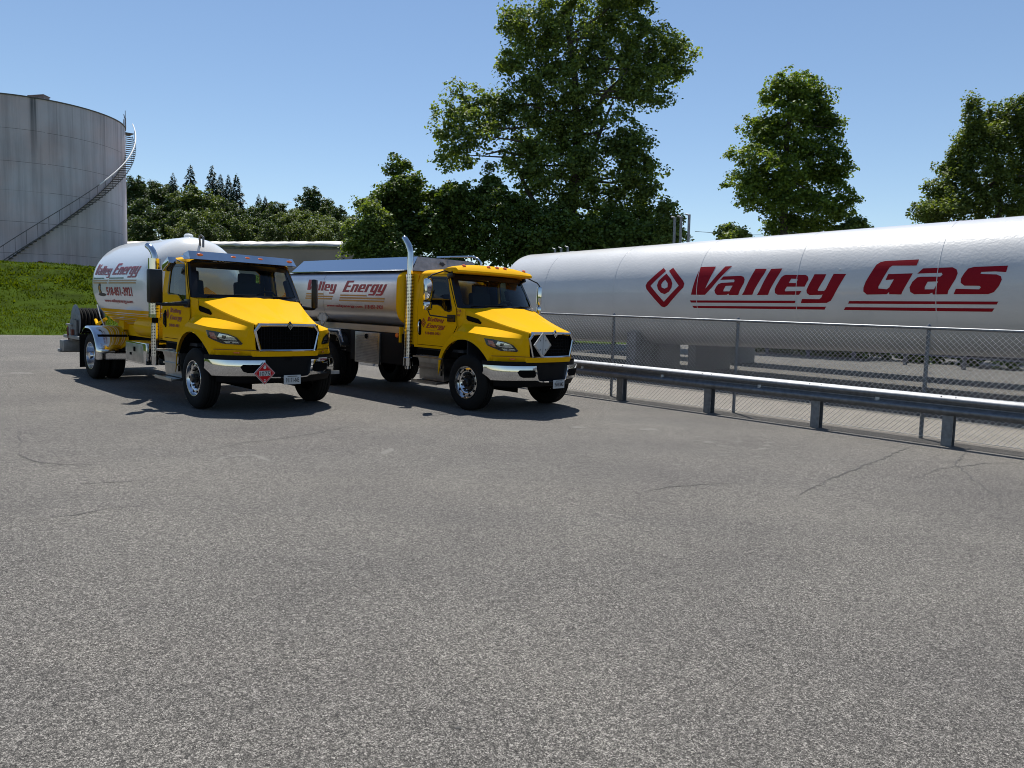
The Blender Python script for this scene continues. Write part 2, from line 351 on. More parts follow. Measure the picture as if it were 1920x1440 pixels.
def slice_mesh(me, cuts=None, axis=1):
    bm = bmesh.new(); bm.from_mesh(me); bpy.data.meshes.remove(me)
    bmesh.ops.remove_doubles(bm, verts=bm.verts, dist=1e-5)
    if cuts:
        lo = min(v.co[axis] for v in bm.verts); hi = max(v.co[axis] for v in bm.verts)
        n = int((hi-lo)/cuts)+1; no = [0, 0, 0]; no[axis] = 1
        for i in range(1, n):
            co = [0, 0, 0]; co[axis] = lo+(hi-lo)*i/n
            bmesh.ops.bisect_plane(bm, geom=bm.verts[:]+bm.edges[:]+bm.faces[:], plane_co=co, plane_no=no)
    bm.verts.index_update()
    V = [(v.co.x, v.co.y) for v in bm.verts]; Fs = [[v.index for v in f.verts] for f in bm.faces]; bm.free()
    return V, Fs
def text_shape(txt, size=1.0, bold=.0, shear=0.0, cuts=None, spacing=1.0):
    """returns verts scaled so that cap height = size, starting at x=0"""
    cu = bpy.data.curves.new('tmp', 'FONT'); cu.body = txt; cu.size = 1; cu.offset = bold; cu.shear = shear; cu.resolution_u = 3; cu.space_character = spacing
    o = bpy.data.objects.new('tmp', cu); me = bpy.data.meshes.new_from_object(o)
    bpy.data.objects.remove(o); bpy.data.curves.remove(cu)
    V, Fs = slice_mesh(me, None)
    x0 = min(v[0] for v in V); k = size/0.729
    V = [((x-x0)*k, y*k) for x, y in V]
    if cuts:
        me = bpy.data.meshes.new('tmp'); me.from_pydata([(x, y, 0) for x, y in V], [], Fs); V, Fs = slice_mesh(me, cuts)
    return V, Fs
def width(V): return max(v[0] for v in V)-min(v[0] for v in V)
def put(mb, shape, fn, mat=0):
    V, Fs = shape; mb.add([fn(x, y) for x, y in V], Fs, mat)

# glyphs traced from the lettering on the storage tank: (distance along tank, arc height) in metres
LOGO = {
'dia':[[(6.41,0.69),(6.52,0.59),(6.09,0.17),(6.55,-0.28),(7.03,0.15),(6.62,0.59),(6.73,0.68),(7.15,0.28),(7.2,0.2),(7.18,0.1),(6.65,-0.39),(6.54,-0.44),(6.45,-0.41),(5.96,0.08),(5.92,0.18),(5.96,0.27)]],
'drop':[[(6.56,0.51),(6.75,0.34),(6.81,0.22),(6.8,0.1),(6.72,-0.01),(6.58,-0.07),(6.45,-0.03),(6.35,0.07),(6.31,0.18),(6.34,0.3),(6.44,0.4)],[(6.56,0.33),(6.66,0.23),(6.67,0.12),(6.57,0.08),(6.47,0.12),(6.45,0.2),(6.49,0.27)]],
'V':[[(7.61,0.66),(8.07,0.65),(8.03,0.49),(7.95,0.27),(7.86,0.05),(8.02,0.22),(8.22,0.47),(8.35,0.64),(8.55,0.64),(8.47,0.56),(8.28,0.34),(8.07,0.09),(7.86,-0.11),(7.43,-0.1)]],
'a':[[(8.36,0.36),(8.86,0.36),(8.94,0.33),(8.98,0.26),(8.97,0.17),(8.86,-0.04),(8.83,-0.13),(8.57,-0.13),(8.55,-0.09),(8.5,-0.12),(8.22,-0.12),(8.16,-0.07),(8.14,-0.0),(8.18,0.09),(8.24,0.16),(8.32,0.19),(8.69,0.2),(8.7,0.24),(8.68,0.27),(8.28,0.27)],[(8.46,0.11),(8.66,0.11),(8.58,-0.03),(8.41,-0.03),(8.4,0.0)]],
'l':[[(9.23,0.53),(9.53,0.52),(9.49,0.39),(9.27,-0.01),(9.22,-0.13),(8.93,-0.13),(8.99,-0.04)]],
'l2':[[(9.65,0.51),(9.94,0.51),(9.89,0.38),(9.68,-0.03),(9.64,-0.14),(9.34,-0.14),(9.4,-0.05)]],
'e':[[(10.07,0.34),(10.56,0.32),(10.62,0.28),(10.64,0.21),(10.56,0.04),(10.12,0.05),(10.07,-0.03),(10.08,-0.06),(10.49,-0.06),(10.43,-0.15),(9.89,-0.14),(9.82,-0.1),(9.81,-0.01),(9.85,0.09),(9.95,0.28),(10.01,0.33)],[(10.21,0.24),(10.37,0.23),(10.37,0.19),(10.33,0.13),(10.16,0.14)]],
'y':[[(10.77,0.33),(11.05,0.32),(11.01,0.2),(10.88,-0.04),(10.89,-0.07),(11.03,-0.07),(11.07,-0.03),(11.22,0.32),(11.51,0.31),(11.44,0.17),(11.25,-0.2),(11.19,-0.3),(11.09,-0.35),(10.47,-0.35),(10.5,-0.25),(10.92,-0.26),(10.97,-0.22),(11.0,-0.15),(10.96,-0.16),(10.68,-0.16),(10.62,-0.11),(10.61,-0.04),(10.66,0.08),(10.74,0.25)]],
'G':[[(12.31,0.58),(13.0,0.58),(12.97,0.44),(12.48,0.46),(12.43,0.42),(12.24,0.0),(12.24,-0.04),(12.42,-0.06),(12.47,-0.02),(12.55,0.15),(12.38,0.14),(12.42,0.27),(12.92,0.27),(12.88,0.17),(12.74,-0.12),(12.72,-0.18),(12.47,-0.17),(12.47,-0.12),(12.42,-0.17),(12.0,-0.17),(11.92,-0.1),(11.92,-0.01),(11.96,0.12),(12.14,0.5),(12.22,0.56)]],
'a2':[[(13.11,0.37),(13.67,0.37),(13.75,0.32),(13.78,0.24),(13.75,0.12),(13.63,-0.12),(13.62,-0.19),(13.34,-0.19),(13.33,-0.15),(13.27,-0.18),(12.98,-0.18),(12.9,-0.13),(12.88,-0.03),(12.93,0.09),(13.02,0.18),(13.1,0.19),(13.46,0.18),(13.5,0.22),(13.48,0.26),(13.01,0.26)],[(13.23,0.08),(13.43,0.08),(13.36,-0.08),(13.18,-0.08),(13.18,-0.03)]],
's':[[(14.06,0.36),(14.65,0.36),(14.63,0.23),(14.44,0.25),(14.2,0.25),(14.19,0.21),(14.47,0.19),(14.55,0.15),(14.57,0.08),(14.53,-0.04),(14.45,-0.16),(14.35,-0.2),(13.73,-0.19),(13.77,-0.08),(14.19,-0.1),(14.22,-0.06),(14.19,-0.03),(13.92,-0.02),(13.85,0.04),(13.85,0.13),(13.9,0.24),(13.96,0.33)]],
'stripe0':[[(7.39,-0.25),(10.34,-0.29),(10.32,-0.35),(7.42,-0.31)]],
'stripe1':[[(7.45,-0.4),(11.07,-0.44),(11.03,-0.51),(7.49,-0.46)]],
'stripe2':[[(11.61,-0.31),(14.53,-0.35),(14.5,-0.41),(11.58,-0.37)]],
'stripe3':[[(11.52,-0.45),(14.46,-0.49),(14.42,-0.56),(11.47,-0.52)]],
}
# ------------------------------------------------------------------ ground
SL = 0.015
def tn(x, y): return -.7*x+.714*y, .714*x+.7*y
def plane_z(x, y): return SL*(max(-60, min(60, -.7*x+.714*y))-11)
E0 = Vector((-22.06, 31.82)); EP = Vector((.773, .634)); EQ = Vector((-.634, .773))
def smooth(a, b, x):
    t = max(0, min(1, (x-a)/(b-a))); return t*t*(3-2*t)
def bank(q):
    return interp(q, [(0, 0), (5.8, 1.10), (6.6, 1.42), (10.2, 3.25), (11.4, 3.52), (14, 3.60), (400, 3.60)])
def terrain(x, y):
    z = plane_z(x, y); q = EQ.dot(Vector((x, y))-E0); p = EP.dot(Vector((x, y))-E0)
    if q > 0:
        k = 1-smooth(22, 40, p)
        z += bank(q)*k
        if q > 20: z += k*9.5*smooth(24, 95, q)
    if y > 60 and x > -30: z += 1.5*smooth(60, 160, y)
    return z
def terr_obj():
    mb = MB()
    qs = [-400, -200, -120, -90, -60, -40, -20, -10, -5, 0] + [i*.5 for i in range(1, 30)] + [16, 18, 20, 24, 28, 34, 40, 48, 56, 66, 78, 92, 110, 150, 220, 350, 500]
    ps = [-400, -250, -150, -100, -70, -50, -40]+[i*1.0 for i in range(-34, 46)]+[50, 55, 60, 70, 80, 100, 130, 170, 250, 400, 600]
    rows = []
    rnd = random.Random(3)
    for q in qs:
        row = []
        for p in ps:
            P = E0+EP*p+EQ*q; z = terrain(P.x, P.y)
            if q > 5.9 and q < 15: z += rnd.uniform(-.06, .07)
            elif q > .9 and q < 5.9: z += rnd.uniform(-.02, .02)
            row.append((P.x, P.y, z))
        rows.append(row)
    mb.grid(rows); return tag(mb.build('ground', M['turf'], sharp=180), kind='structure')
terr_obj()
# asphalt lot: polygon between the camera side, the grass edge and the fence line
def poly_sheet(name, pts, h, mat):
    mb = MB(); mb.add([(x, y, plane_z(x, y)+h) for x, y in pts], [tuple(range(len(pts)))]); return mb.build(name, mat)
def tnxy(t, n):
    # inverse of tn
    a, b, c, d = -.7, .714, .714, .7; det = a*d-b*c
    return ((d*t-b*n)/det, (-c*t+a*n)/det)
NF = 13.22
eA = E0+EP*-45; 
# crossing of grass edge with fence line
pc = None
for i in range(2000):
    P = E0+EP*(i*.05)
    if tn(P.x, P.y)[1] > NF+.18: pc = P; break
lot = [tuple(eA), (-70, -20), (38, -36), tnxy(-45, NF+.18), tuple(pc)]
mb = MB()
lv = [(x, y, plane_z(x, y)+.004) for x, y in lot]
mb.add(lv, [tuple(range(len(lv)))])
def strip(mb, pts, wid, mat, h=.008, jit=.3, seed=1):
    rn = random.Random(seed); P = []
    pts = [Vector(p) for p in pts]
    for a, b in zip(pts, pts[1:]):
        n = max(2, int((b-a).length/.12))
        for i in range(n):
            q = a.lerp(b, i/n); d = (b-a).normalized(); P.append(q+Vector((-d.y, d.x))*rn.uniform(-.03, .03))
    P.append(pts[-1]); L = []; Rr = []
    for i, p in enumerate(P):
        d = (P[min(i+1, len(P)-1)]-P[max(i-1, 0)]).normalized(); nn = Vector((-d.y, d.x)); w_ = wid*rn.uniform(1-jit, 1+jit)*(.3+.7*math.sin(math.pi*(i+.5)/len(P)))
        L.append(p+nn*w_); Rr.append(p-nn*w_)
    z = lambda p: plane_z(p.x, p.y)+h
    mb.grid([[(p.x, p.y, z(p)) for p in L], [(p.x, p.y, z(p)) for p in Rr]], mat=mat, smooth=False)
def gp(px, py):
    d = CR*((px-960)/F)-CU*((py-720)/F)+CF
    # z = SL*(-.7x+.714y-11)
    o = Vector((0, 0, CAMZ)); nrm = Vector((SL*.7, -SL*.714, 1)); t = (-11*SL-nrm.dot(o))/nrm.dot(d); q = o+d*t
    return (q.x, q.y)
CR1 = [[(32, 845), (36, 852), (62, 866), (115, 872), (200, 872)], [(35, 840), (40, 833), (34, 812), (100, 818)], [(300, 853), (400, 843), (450, 832), (560, 819), (660, 799), (720, 790)],
       [(45, 975), (140, 967), (240, 948)], [(150, 907), (230, 904), (300, 896)], [(1500, 930), (1550, 903), (1580, 889), (1635, 868), (1710, 838)], [(1820, 838), (1790, 870), (1830, 905), (1870, 930), (1880, 960)],
       [(1190, 926), (1250, 914), (1330, 908), (1420, 905)], [(1700, 905), (1760, 880), (1840, 870), (1919, 868)], [(700, 780), (800, 775), (980, 781)]]
for i, c in enumerate(CR1): strip(mb, [gp(*p) for p in c], .0065 if i not in (5, 6) else .011, 1, seed=i)
def blob(mb, px, py, rx, ry, mat=2, seed=1, h=.007):
    rn = random.Random(seed); cx, cy = gp(px, py); n = 22; P = []
    a = [gp(px+rx, py), gp(px, py-ry)]
    ux = Vector((a[0][0]-cx, a[0][1]-cy)); uy = Vector((a[1][0]-cx, a[1][1]-cy))
    for k in range(n):
        t = 2*math.pi*k/n; r = rn.uniform(.55, 1.1); q = Vector((cx, cy))+ux*math.cos(t)*r+uy*math.sin(t)*r; P.append((q.x, q.y, plane_z(q.x, q.y)+h))
    mb.add(P, [tuple(range(n))], mat)
for i, b in enumerate([(1215, 806, 20, 2.2), (1330, 830, 18, 2), (1430, 842, 12, 1.8), (1385, 829, 10, 1.4), (1085, 802, 22, 2), (175, 856, 10, 1.8), (150, 845, 11, 1.2), (1310, 819, 9, 1.2), (1590, 862, 10, 1.2), (40, 700, 30, 2), (1560, 873, 12, 1.2)]): blob(mb, *b, seed=i)
rn = random.Random(12)
for k in range(46):   # grit, tar spots and pale chips
    blob(mb, rn.uniform(0, 1920), rn.uniform(770, 1430), rn.uniform(1.5, 4), rn.uniform(.6, 1.6), rn.choice((1, 1, 2)), seed=400+k)
for k in range(26): blob(mb, rn.gauss(1400, 170), rn.gauss(838, 18), rn.uniform(4, 14), rn.uniform(.5, 1.2), 2, seed=500+k)
blob(mb, 860, 1367, 7, 3, 1, seed=600); blob(mb, 1056, 1027, 5, 2, 1, seed=601)
strip(mb, [gp(405, 867), gp(420, 859), gp(445, 855), gp(470, 854), gp(500, 861), gp(520, 868)], .035, 2, h=.006, jit=.5)
strip(mb, [gp(718, 853), gp(726, 848), gp(734, 841)], .05, 2, h=.006, jit=.5)
tag(mb.build('parking_lot', [M['asphalt'], M['crack'], M['patch']]), kind='structure')
# yard behind the fence
pts = [tnxy(-45, NF+.18), tnxy(-45, 16.2), tnxy(30, 16.2), tnxy(30, NF+.18)]
tag(poly_sheet('paved_strip', pts, .004, M['dust']), kind='structure')
pts = [tnxy(-45, 16.2), tnxy(-45, 62), tnxy(28, 62), tnxy(30, 16.2)]
tag(poly_sheet('gravel_yard', pts, .008, M['gravel']), kind='structure')

# grass blades on the bank (stuff)
def grass_blades():
    rn = np.random.default_rng(5); n = 60000
    p = rn.uniform(-14, 30, n); q = rn.beta(1.2, 1.1, n)*12.5+.02
    far = rn.random(n); V = np.zeros((n, 3, 3)); 
    xy = np.array(E0)[None]+np.outer(p, np.array(EP))+np.outer(q, np.array(EQ))
    z = np.array([terrain(a, b) for a, b in xy])
    hgt = np.where(q > 6.3, rn.uniform(.04, .15, n), rn.uniform(.05, .11, n)); clump = .5+.9*(np.sin(p*1.7+np.cos(q*2.1)*2)*.5+.5); hgt = hgt*np.where(q > 6.3, clump, 1)
    wd = np.where(q > 6.3, rn.uniform(.03, .09, n), rn.uniform(.02, .05, n)); a = rn.uniform(0, np.pi, n); dx = np.cos(a)*wd; dy = np.sin(a)*wd
    lx = rn.normal(0, .35, n)*hgt; ly = rn.normal(0, .35, n)*hgt
    V[:, 0] = np.c_[xy[:, 0]-dx, xy[:, 1]-dy, z-.03]; V[:, 1] = np.c_[xy[:, 0]+dx, xy[:, 1]+dy, z-.03]; V[:, 2] = np.c_[xy[:, 0]+lx, xy[:, 1]+ly, z+hgt]
    me = bpy.data.meshes.new('grass'); me.from_pydata(V.reshape(-1, 3).tolist(), [], np.arange(n*3).reshape(-1, 3).tolist()); me.materials.append(M['blade'])
    tag(link('grass', me), 'rough green grass and weeds growing on the bank', 'grass', kind='stuff')
grass_blades()

# ------------------------------------------------------------------ big propane storage tanks
TA = -.815
TD = Vector((math.cos(TA), math.sin(TA), .010)).normalized(); TL = Vector((0, 0, 1)).cross(TD).normalized(); TU = TD.cross(TL)
TR = 1.49
def capsule(mb, R, x0, x1, k=.48, n=72, mat=0, a0=0, a1=2*math.pi, zc=0, nseg=1, cap=9):
    rows = []; closed = abs(a1-a0-2*math.pi) < 1e-6; m = n if closed else n+1
    st = [(x0-R*k*math.sin(ph), R*math.cos(ph)) for ph in [math.pi/2*.9995*(1-i/cap) for i in range(cap)]]
    st += [(x0+(x1-x0)*i/nseg, R) for i in range(nseg+1)]
    st += [(x1+R*k*math.sin(ph), R*math.cos(ph)) for ph in [math.pi/2*.9995*(i/cap) for i in range(1, cap+1)]]
    for x, r in st: rows.append([(x, r*math.cos(a0+(a1-a0)*j/n), zc+r*math.sin(a0+(a1-a0)*j/n)) for j in range(m)])
    mb.grid(rows, closed, mat)
def tank_frame(o, origin):
    # local x along tank, local y away from camera, z up
    o.matrix_world = Matrix(((TD.x, TL.x, TU.x, origin.x), (TD.y, TL.y, TU.y, origin.y), (TD.z, TL.z, TU.z, origin.z), (0, 0, 0, 1)))
def stor_tank(dn, label, vents, logo=False, ds=0.0, LEN=27.0, pier=5.22):
    o0 = Vector((0.727, 26.338, 2.48)) + Vector((.714, .70, 0))*dn + Vector((-.7, .714, 0))*ds
    root = empty('propane_storage_tank', (0, 0, 0)); tank_frame(root, o0); tag(root, label, 'storage tank')
    mb = MB(); capsule(mb, TR, 0, LEN, nseg=10); mb.build('tank_shell', M['tank_white'], root, sharp=60)
    mb = MB()
    for x in (1.9, 4.75, 7.6, 10.35, 13.4, 16.3, 19.2):
        rows = []
        for dx, dr in ((-.016, -.004), (-.006, .006), (.006, .006), (.016, -.004)): rows.append([(x+dx, (TR+dr)*math.cos(2*math.pi*j/72), (TR+dr)*math.sin(2*math.pi*j/72)) for j in range(72)])
        mb.grid(rows, True)
    mb.build('weld_seam', M['tank_white'], root)
    for px_ in (pier, 22.0):
        mb = MB(); mb.bb(px_-.17, px_+.17, -1.15, 1.15, -2.75, -1.15); mb.build('saddle_pier', M['concrete'], root, bevel=.02)
        mb = MB(); rows = []
        for x in (px_-.22, px_+.22): rows.append([(x, (TR+.02)*math.cos(a), (TR+.02)*math.sin(a)) for a in [R_(270-28+56*i/12) for i in range(13)]])
        mb.grid(rows); mb.build('saddle_plate', M['tank_white'], root)
    for vx, vh in vents:
        mb = MB()
        mb.tube([(vx, 0, TR-.05), (vx, 0, TR+vh)], .05, 12)
        if vh > .5: mb.tube([(vx, 0, TR+vh-.02), (vx-.16, 0, TR+vh+.03)], .03, 8)
        else: mb.tube([(vx, 0, TR+vh-.06), (vx, 0, TR+vh)], .085, 12)
        mb.build('vent_pipe', M['galv'], root)
    if logo:
        def wrap(h):
            def fn(a, b):
                th = b/TR; r = TR+h; return (a, -r*math.cos(th), r*math.sin(th))
            return fn
        names = {'dia': 'logo_diamond', 'drop': 'logo_drop'}
        for k, loops in LOGO.items():
            mb = MB(); put(mb, flat_shape(loops, .06), wrap(.004))
            mb.build(names.get(k, 'stripe' if k.startswith('stripe') else 'letter'), M['red'], root)
        # a thin pale pink outline around the letters
        rn = random.Random(4)
        mb = MB(); mb.lathe([(.02, 0), (.018, -.02), (.0, -.03)], 'y', (11.35, -TR*math.cos(.42/TR)+.0, TR*math.sin(.42/TR)), 12); mb.build('shell_boss', M['tank_white'], root)
    return root
stor_tank(0, 'long white storage tank nearest the fence, with large red lettering and diamond logo', [], True)
stor_tank(5.1, 'white tank behind the lettered one, with three tall and three short vent pipes', [(6.42, 1.62), (6.70, 1.62), (7.05, 1.66), (.25, .82), (.62, .84), (1.0, .86)], ds=4.0, pier=8.15)
stor_tank(10.3, 'farthest white storage tank, third in the row, only its pier and shadow showing below', [], ds=5.2, pier=7.62)

# ------------------------------------------------------------------ chain-link fence
FT0, FT1 = -3.0, 24.0
def fxyz(t, n, h):
    x, y = tnxy(t, n); return (x, y, plane_z(x, y)+h)
froot = empty('chain_link_fence', fxyz(8, NF, 0)); tag(froot, 'galvanised chain-link fence running behind the guardrail in front of the tanks', 'fence')
fo = Vector(froot.location)
def F3(t, n, h): return Vector(fxyz(t, n, h))-fo
mb = MB(); mb.tube([F3(FT0, NF, 1.81), F3(FT1, NF, 1.81)], .024, 10); mb.build('top_rail', M['galv'], froot)
mb = MB(); mb.tube([F3(FT0, NF-.0, .05), F3(FT1, NF-.0, .05)], .004, 5); mb.build('tension_wire', M['wire'], froot)
for t in (.55, 3.86, 7.25, 10.3, 13.4, 16.6, 19.8, 23.0, -2.6):
    mb = MB(); mb.tube([F3(t, NF+.035, -.05), F3(t, NF+.035, 1.79)], .031, 12); mb.tube([F3(t, NF+.035, 1.79), F3(t, NF+.035, 1.85), F3(t, NF+.03, 1.88)], [.036, .034, .012], 12)
    mb.build('post', M['galv'], froot)
def chain():
    wdt, hgt = .088, .088; t0, t1 = 0.0, 21.0; z0, z1 = .03, 1.85; nw = int((t1-t0)/(wdt/2)); nk = int((z1-z0)/(hgt/2))
    V = []; Fs = []; r = .0042
    along = np.array(F3(1, NF, 0)-F3(0, NF, 0)); along /= np.linalg.norm(along); nor = np.array([.714, .70, 0]); up = np.array([0, 0, 1.])
    base = np.array(F3(t0, NF, 0))
    for i in range(nw):
        k = np.arange(nk+1); a = i*wdt/2+((k+i) % 2)*wdt/2; off = np.where((k+i) % 2 == 0, .0025, -.0025)
        P = base[None]+np.outer(a, along)+np.outer(z0+k*hgt/2, up)+np.outer(off, nor)
        b0 = len(V)
        for p, kk in zip(P, k):
            V.append(tuple(p-nor*r)); V.append(tuple(p+nor*r*.5+along*r)); V.append(tuple(p+nor*r*.5-along*r))
        for kk in range(nk):
            b = b0+kk*3
            for m_ in range(3): Fs.append((b+m_, b+(m_+1) % 3, b+3+(m_+1) % 3, b+3+m_))
    me = bpy.data.meshes.new('wire_mesh'); me.from_pydata(V, [], Fs); me.materials.append(M['wire']); link('wire_mesh', me, froot)
chain()
# ------------------------------------------------------------------ guardrail
NG = 12.72
groot = empty('guardrail', fxyz(8, NG, 0)); tag(groot, 'galvanised steel W-beam guardrail along the edge of the asphalt', 'guardrail'); go = Vector(groot.location)
def G3(t, n, h): return Vector(fxyz(t, n, h))-go
PR = [(0, .31), (.02, .312), (.075, .268), (.088, .25), (.088, .225), (.075, .208), (.015, .168), (.008, .155), (.015, .142), (.075, .102), (.088, .085), (.088, .06), (.075, .042), (.02, -.002), (0, 0)]
def beam_rows(nbase, hb, ts, sgn=1):
    return [[G3(t, nbase-sgn*o_, hb+h_) for o_, h_ in PR]+[G3(t, nbase-sgn*(o_-.004), hb+h_-.001) for o_, h_ in reversed(PR)] for t in ts]
mb = MB(); mb.grid(beam_rows(NG-.02, .485, [-3+i*.9 for i in range(25)]), True); mb.build('w_beam', M['galv'], groot, sharp=60)
tpost = [1.23, 3.34, 5.40, 7.52, 9.65, 11.75, 13.9, 16.0, -.9]
def ibeam(mb, t, n, h0, h1, w_=.15, d=.15, f=.012, G=G3):
    for dn in (0, d):
        P = [G(t-w_/2, n+dn, h0), G(t+w_/2, n+dn, h0), G(t+w_/2, n+dn+f, h0), G(t-w_/2, n+dn+f, h0), G(t-w_/2, n+dn, h1), G(t+w_/2, n+dn, h1), G(t+w_/2, n+dn+f, h1), G(t-w_/2, n+dn+f, h1)]
        mb.add(P, [(0, 3, 2, 1), (4, 5, 6, 7), (0, 1, 5, 4), (1, 2, 6, 5), (2, 3, 7, 6), (3, 0, 4, 7)])
    P = [G(t-.006, n+f, h0), G(t+.006, n+f, h0), G(t+.006, n+d, h0), G(t-.006, n+d, h0), G(t-.006, n+f, h1), G(t+.006, n+f, h1), G(t+.006, n+d, h1), G(t-.006, n+d, h1)]
    mb.add(P, [(0, 3, 2, 1), (4, 5, 6, 7), (0, 1, 5, 4), (1, 2, 6, 5), (2, 3, 7, 6), (3, 0, 4, 7)])
for t in tpost:
    mb = MB(); ibeam(mb, t, NG-.015, -.05, .76); mb.build('post', M['galv'], groot)
for t in tpost:
    mb = MB(); p = G3(t+1.04, NG-.045, .64); mb.box(p, (.05, .05, .045)); mb.box(p+Vector((0, 0, -.03)), (.07, .05, .01)); mb.build('bolt_plate', M['plate'], groot)
    for dt in (-.10, .10):
        mb = MB(); mb.box(G3(t+dt, NG-.065, .765), (.025, .025, .025)); mb.build('bolt', M['matte_black'], groot)
# far guardrail behind the tanks
fr = empty('guardrail', fxyz(8, 36, 0)); tag(fr, 'distant low guardrail seen from behind through the gap beneath the tanks', 'guardrail'); go2 = Vector(fr.location)
def H3(t, n, h): return Vector(fxyz(t, n, h))-go2
def nl(t): return 35.2+.22*(t-0)
mb = MB(); ts = [-14+i*2 for i in range(22)]
mb.grid([[H3(t, nl(t)+o_, .50+h_) for o_, h_ in PR] + [H3(t, nl(t)+o_+.004, .50+h_) for o_, h_ in reversed(PR)] for t in ts], True); mb.build('w_beam', M['galv'], fr)
for i in range(16):
    t = -11.5+i*2.6; mb = MB(); ibeam(mb, t, nl(t)-.17, 0, .78, G=H3); mb.build('post', M['galv'], fr)
# low block wall seen far under the tank end
bw = empty('block_wall', at(1250, 664, 50)); tag(bw, 'low pale concrete block wall far behind the tanks', 'wall')
for k in range(3):
    for j in range(9):
        mb = MB(); mb.box((-5+j*1.25+(k % 2)*.4, 0, -1.0+k*.62), (1.22, .7, .60)); mb.build('block', M['concrete'], bw, bevel=.03)

# ------------------------------------------------------------------ big steel storage tank on the bank
sx, sy, sr, sz0, sz1 = -40.4, 62.55, 6.9, 3.4, 17.35
sroot = empty('steel_storage_tank', (sx, sy, sz0)); tag(sroot, 'tall round weathered white steel tank with spiral stair, standing on the grass bank', 'storage tank')
H_ = sz1-sz0
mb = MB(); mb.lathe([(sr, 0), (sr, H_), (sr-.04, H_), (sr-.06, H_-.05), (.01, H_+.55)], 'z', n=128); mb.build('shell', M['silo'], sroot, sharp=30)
mb = MB(); mb.lathe([(sr, H_-.10), (sr+.07, H_-.09), (sr+.07, H_-.02), (sr, H_-.01)], 'z', n=128); mb.build('rim', M['stair'], sroot)
mb = MB(); rn = random.Random(2)
crs = [0, 2.3, 4.6, 6.9, 9.1, 11.45, H_]
for z in crs[1:-1]:
    for seg in range(3):
        a0, a1 = [(-140, -96), (-94, -50), (-49, 10)][seg]; zz = z+rn.uniform(-.05, .05)
        th = .022 if rn.random() < .75 else .010
        mb.grid([[((sr+.004)*math.cos(R_(a)), (sr+.004)*math.sin(R_(a)), zz+d) for a in np.linspace(a0, a1, 24)] for d in (0, th)])
for i in range(6):
    for a in ([-108, -62, -20], [-85, -40, 2], [-112, -69, -31], [-90, -50, -8], [-104, -57, -18], [-80, -36, 0])[i]:
        if rn.random() < .7: mb.grid([[((sr+.004)*math.cos(R_(a+d)), (sr+.004)*math.sin(R_(a+d)), z) for d in (0, .05)] for z in (crs[i], crs[i+1]-.15)])
mb.build('weld_seam', M['stair'], sroot)
# spiral stair
def stz(a): return 4.85-sz0+.1065*(a+74.6)
def sp(a, r, z): return (r*math.cos(R_(a)), r*math.sin(R_(a)), z)
k = 0; a = -90.0
while a < 41:
    mb = MB(); z = stz(a); d = 1.05
    P = [sp(a, sr+.02, z), sp(a+d*1.5, sr+.02, z), sp(a+d*1.5, sr+.78, z), sp(a, sr+.78, z)]
    mb.add(P+[(x, y, zz-.05) for x, y, zz in P], [(0, 1, 2, 3), (7, 6, 5, 4), (0, 4, 5, 1), (1, 5, 6, 2), (2, 6, 7, 3), (3, 7, 4, 0)])
    mb.build('stair_tread', M['stair'], sroot); a += 2.15; k += 1
for r in (sr+.06, sr+.76):
    mb = MB(); mb.grid([[sp(a, r, stz(a)+d-.12) for a in np.linspace(-90, 41, 90)] for d in (0, .10)]); mb.build('stringer', M['stair'], sroot)
mb = MB(); mb.tube([sp(a, sr+.80, stz(a)+1.02) for a in np.linspace(-90, -22, 44)], .030, 8); mb.build('handrail', M['stair'], sroot)
mb = MB(); mb.tube([sp(a, sr+.80, stz(a)+1.02) for a in np.linspace(-22, 41, 50)], .05, 8); mb.build('handrail', M['rail_white'], sroot)
for a in np.arange(-88, 41, 5.4):
    mb = MB(); mb.tube([sp(a, sr+.80, stz(a)), sp(a, sr+.80, stz(a)+1.02)], .014, 6); mb.build('baluster', M['stair'], sroot)
mb = MB(); P = [sp(41, sr-.3, H_+.02), sp(50, sr-.3, H_+.02), sp(50, sr+.9, H_+.02), sp(41, sr+.9, H_+.02)]; mb.add(P+[(x, y, z-.06) for x, y, z in P], [(0, 1, 2, 3), (7, 6, 5, 4), (0, 4, 5, 1), (1, 5, 6, 2), (2, 6, 7, 3), (3, 7, 4, 0)]); mb.build('landing', M['stair'], sroot)
for a_, hh in ((17, .85), (22, 1.35), (27, .85), (41, 1.1), (50, 1.1)):
    mb = MB(); mb.tube([sp(a_, sr+.05, H_), sp(a_, sr+.05, H_+hh)], .025, 6); mb.build('rail_post', M['stair'], sroot)
mb = MB(); mb.tube([sp(15, sr+.05, H_+.8), sp(29, sr+.05, H_+.8)], .025, 6)
mb.build('roof_railing', M['stair'], sroot)
mb = MB(); ht = at(74, 172, 56.6); l_ = Vector((ht.x-sx, ht.y-sy, H_+.22)); mb.box(l_, (1.1, .7, .36), rot=Matrix.Rotation(R_(-3), 3, 'Y')); mb.box(l_+Vector((-.05, 0, .19)), (1.25, .85, .06), rot=Matrix.Rotation(R_(-5), 3, 'Y')); mb.build('roof_hatch', M['stair'], sroot)
# small rusty manhole cover at its foot
p = at(77, 497, 55.2); mb = MB(); mb.lathe([(.0, -.12), (.26, -.12), (.26, 0), (.20, .02), (0, .03)], 'y', (0, 0, .05), 20); mb.box((-.1, 0, -.2), (.7, .2, .4)); o = mb.build('manhole_cover', M['rust'], None, loc=p+Vector((0, 0, .0))); tag(o, 'small rusty red round cover low on the foot of the steel tank', 'cover')

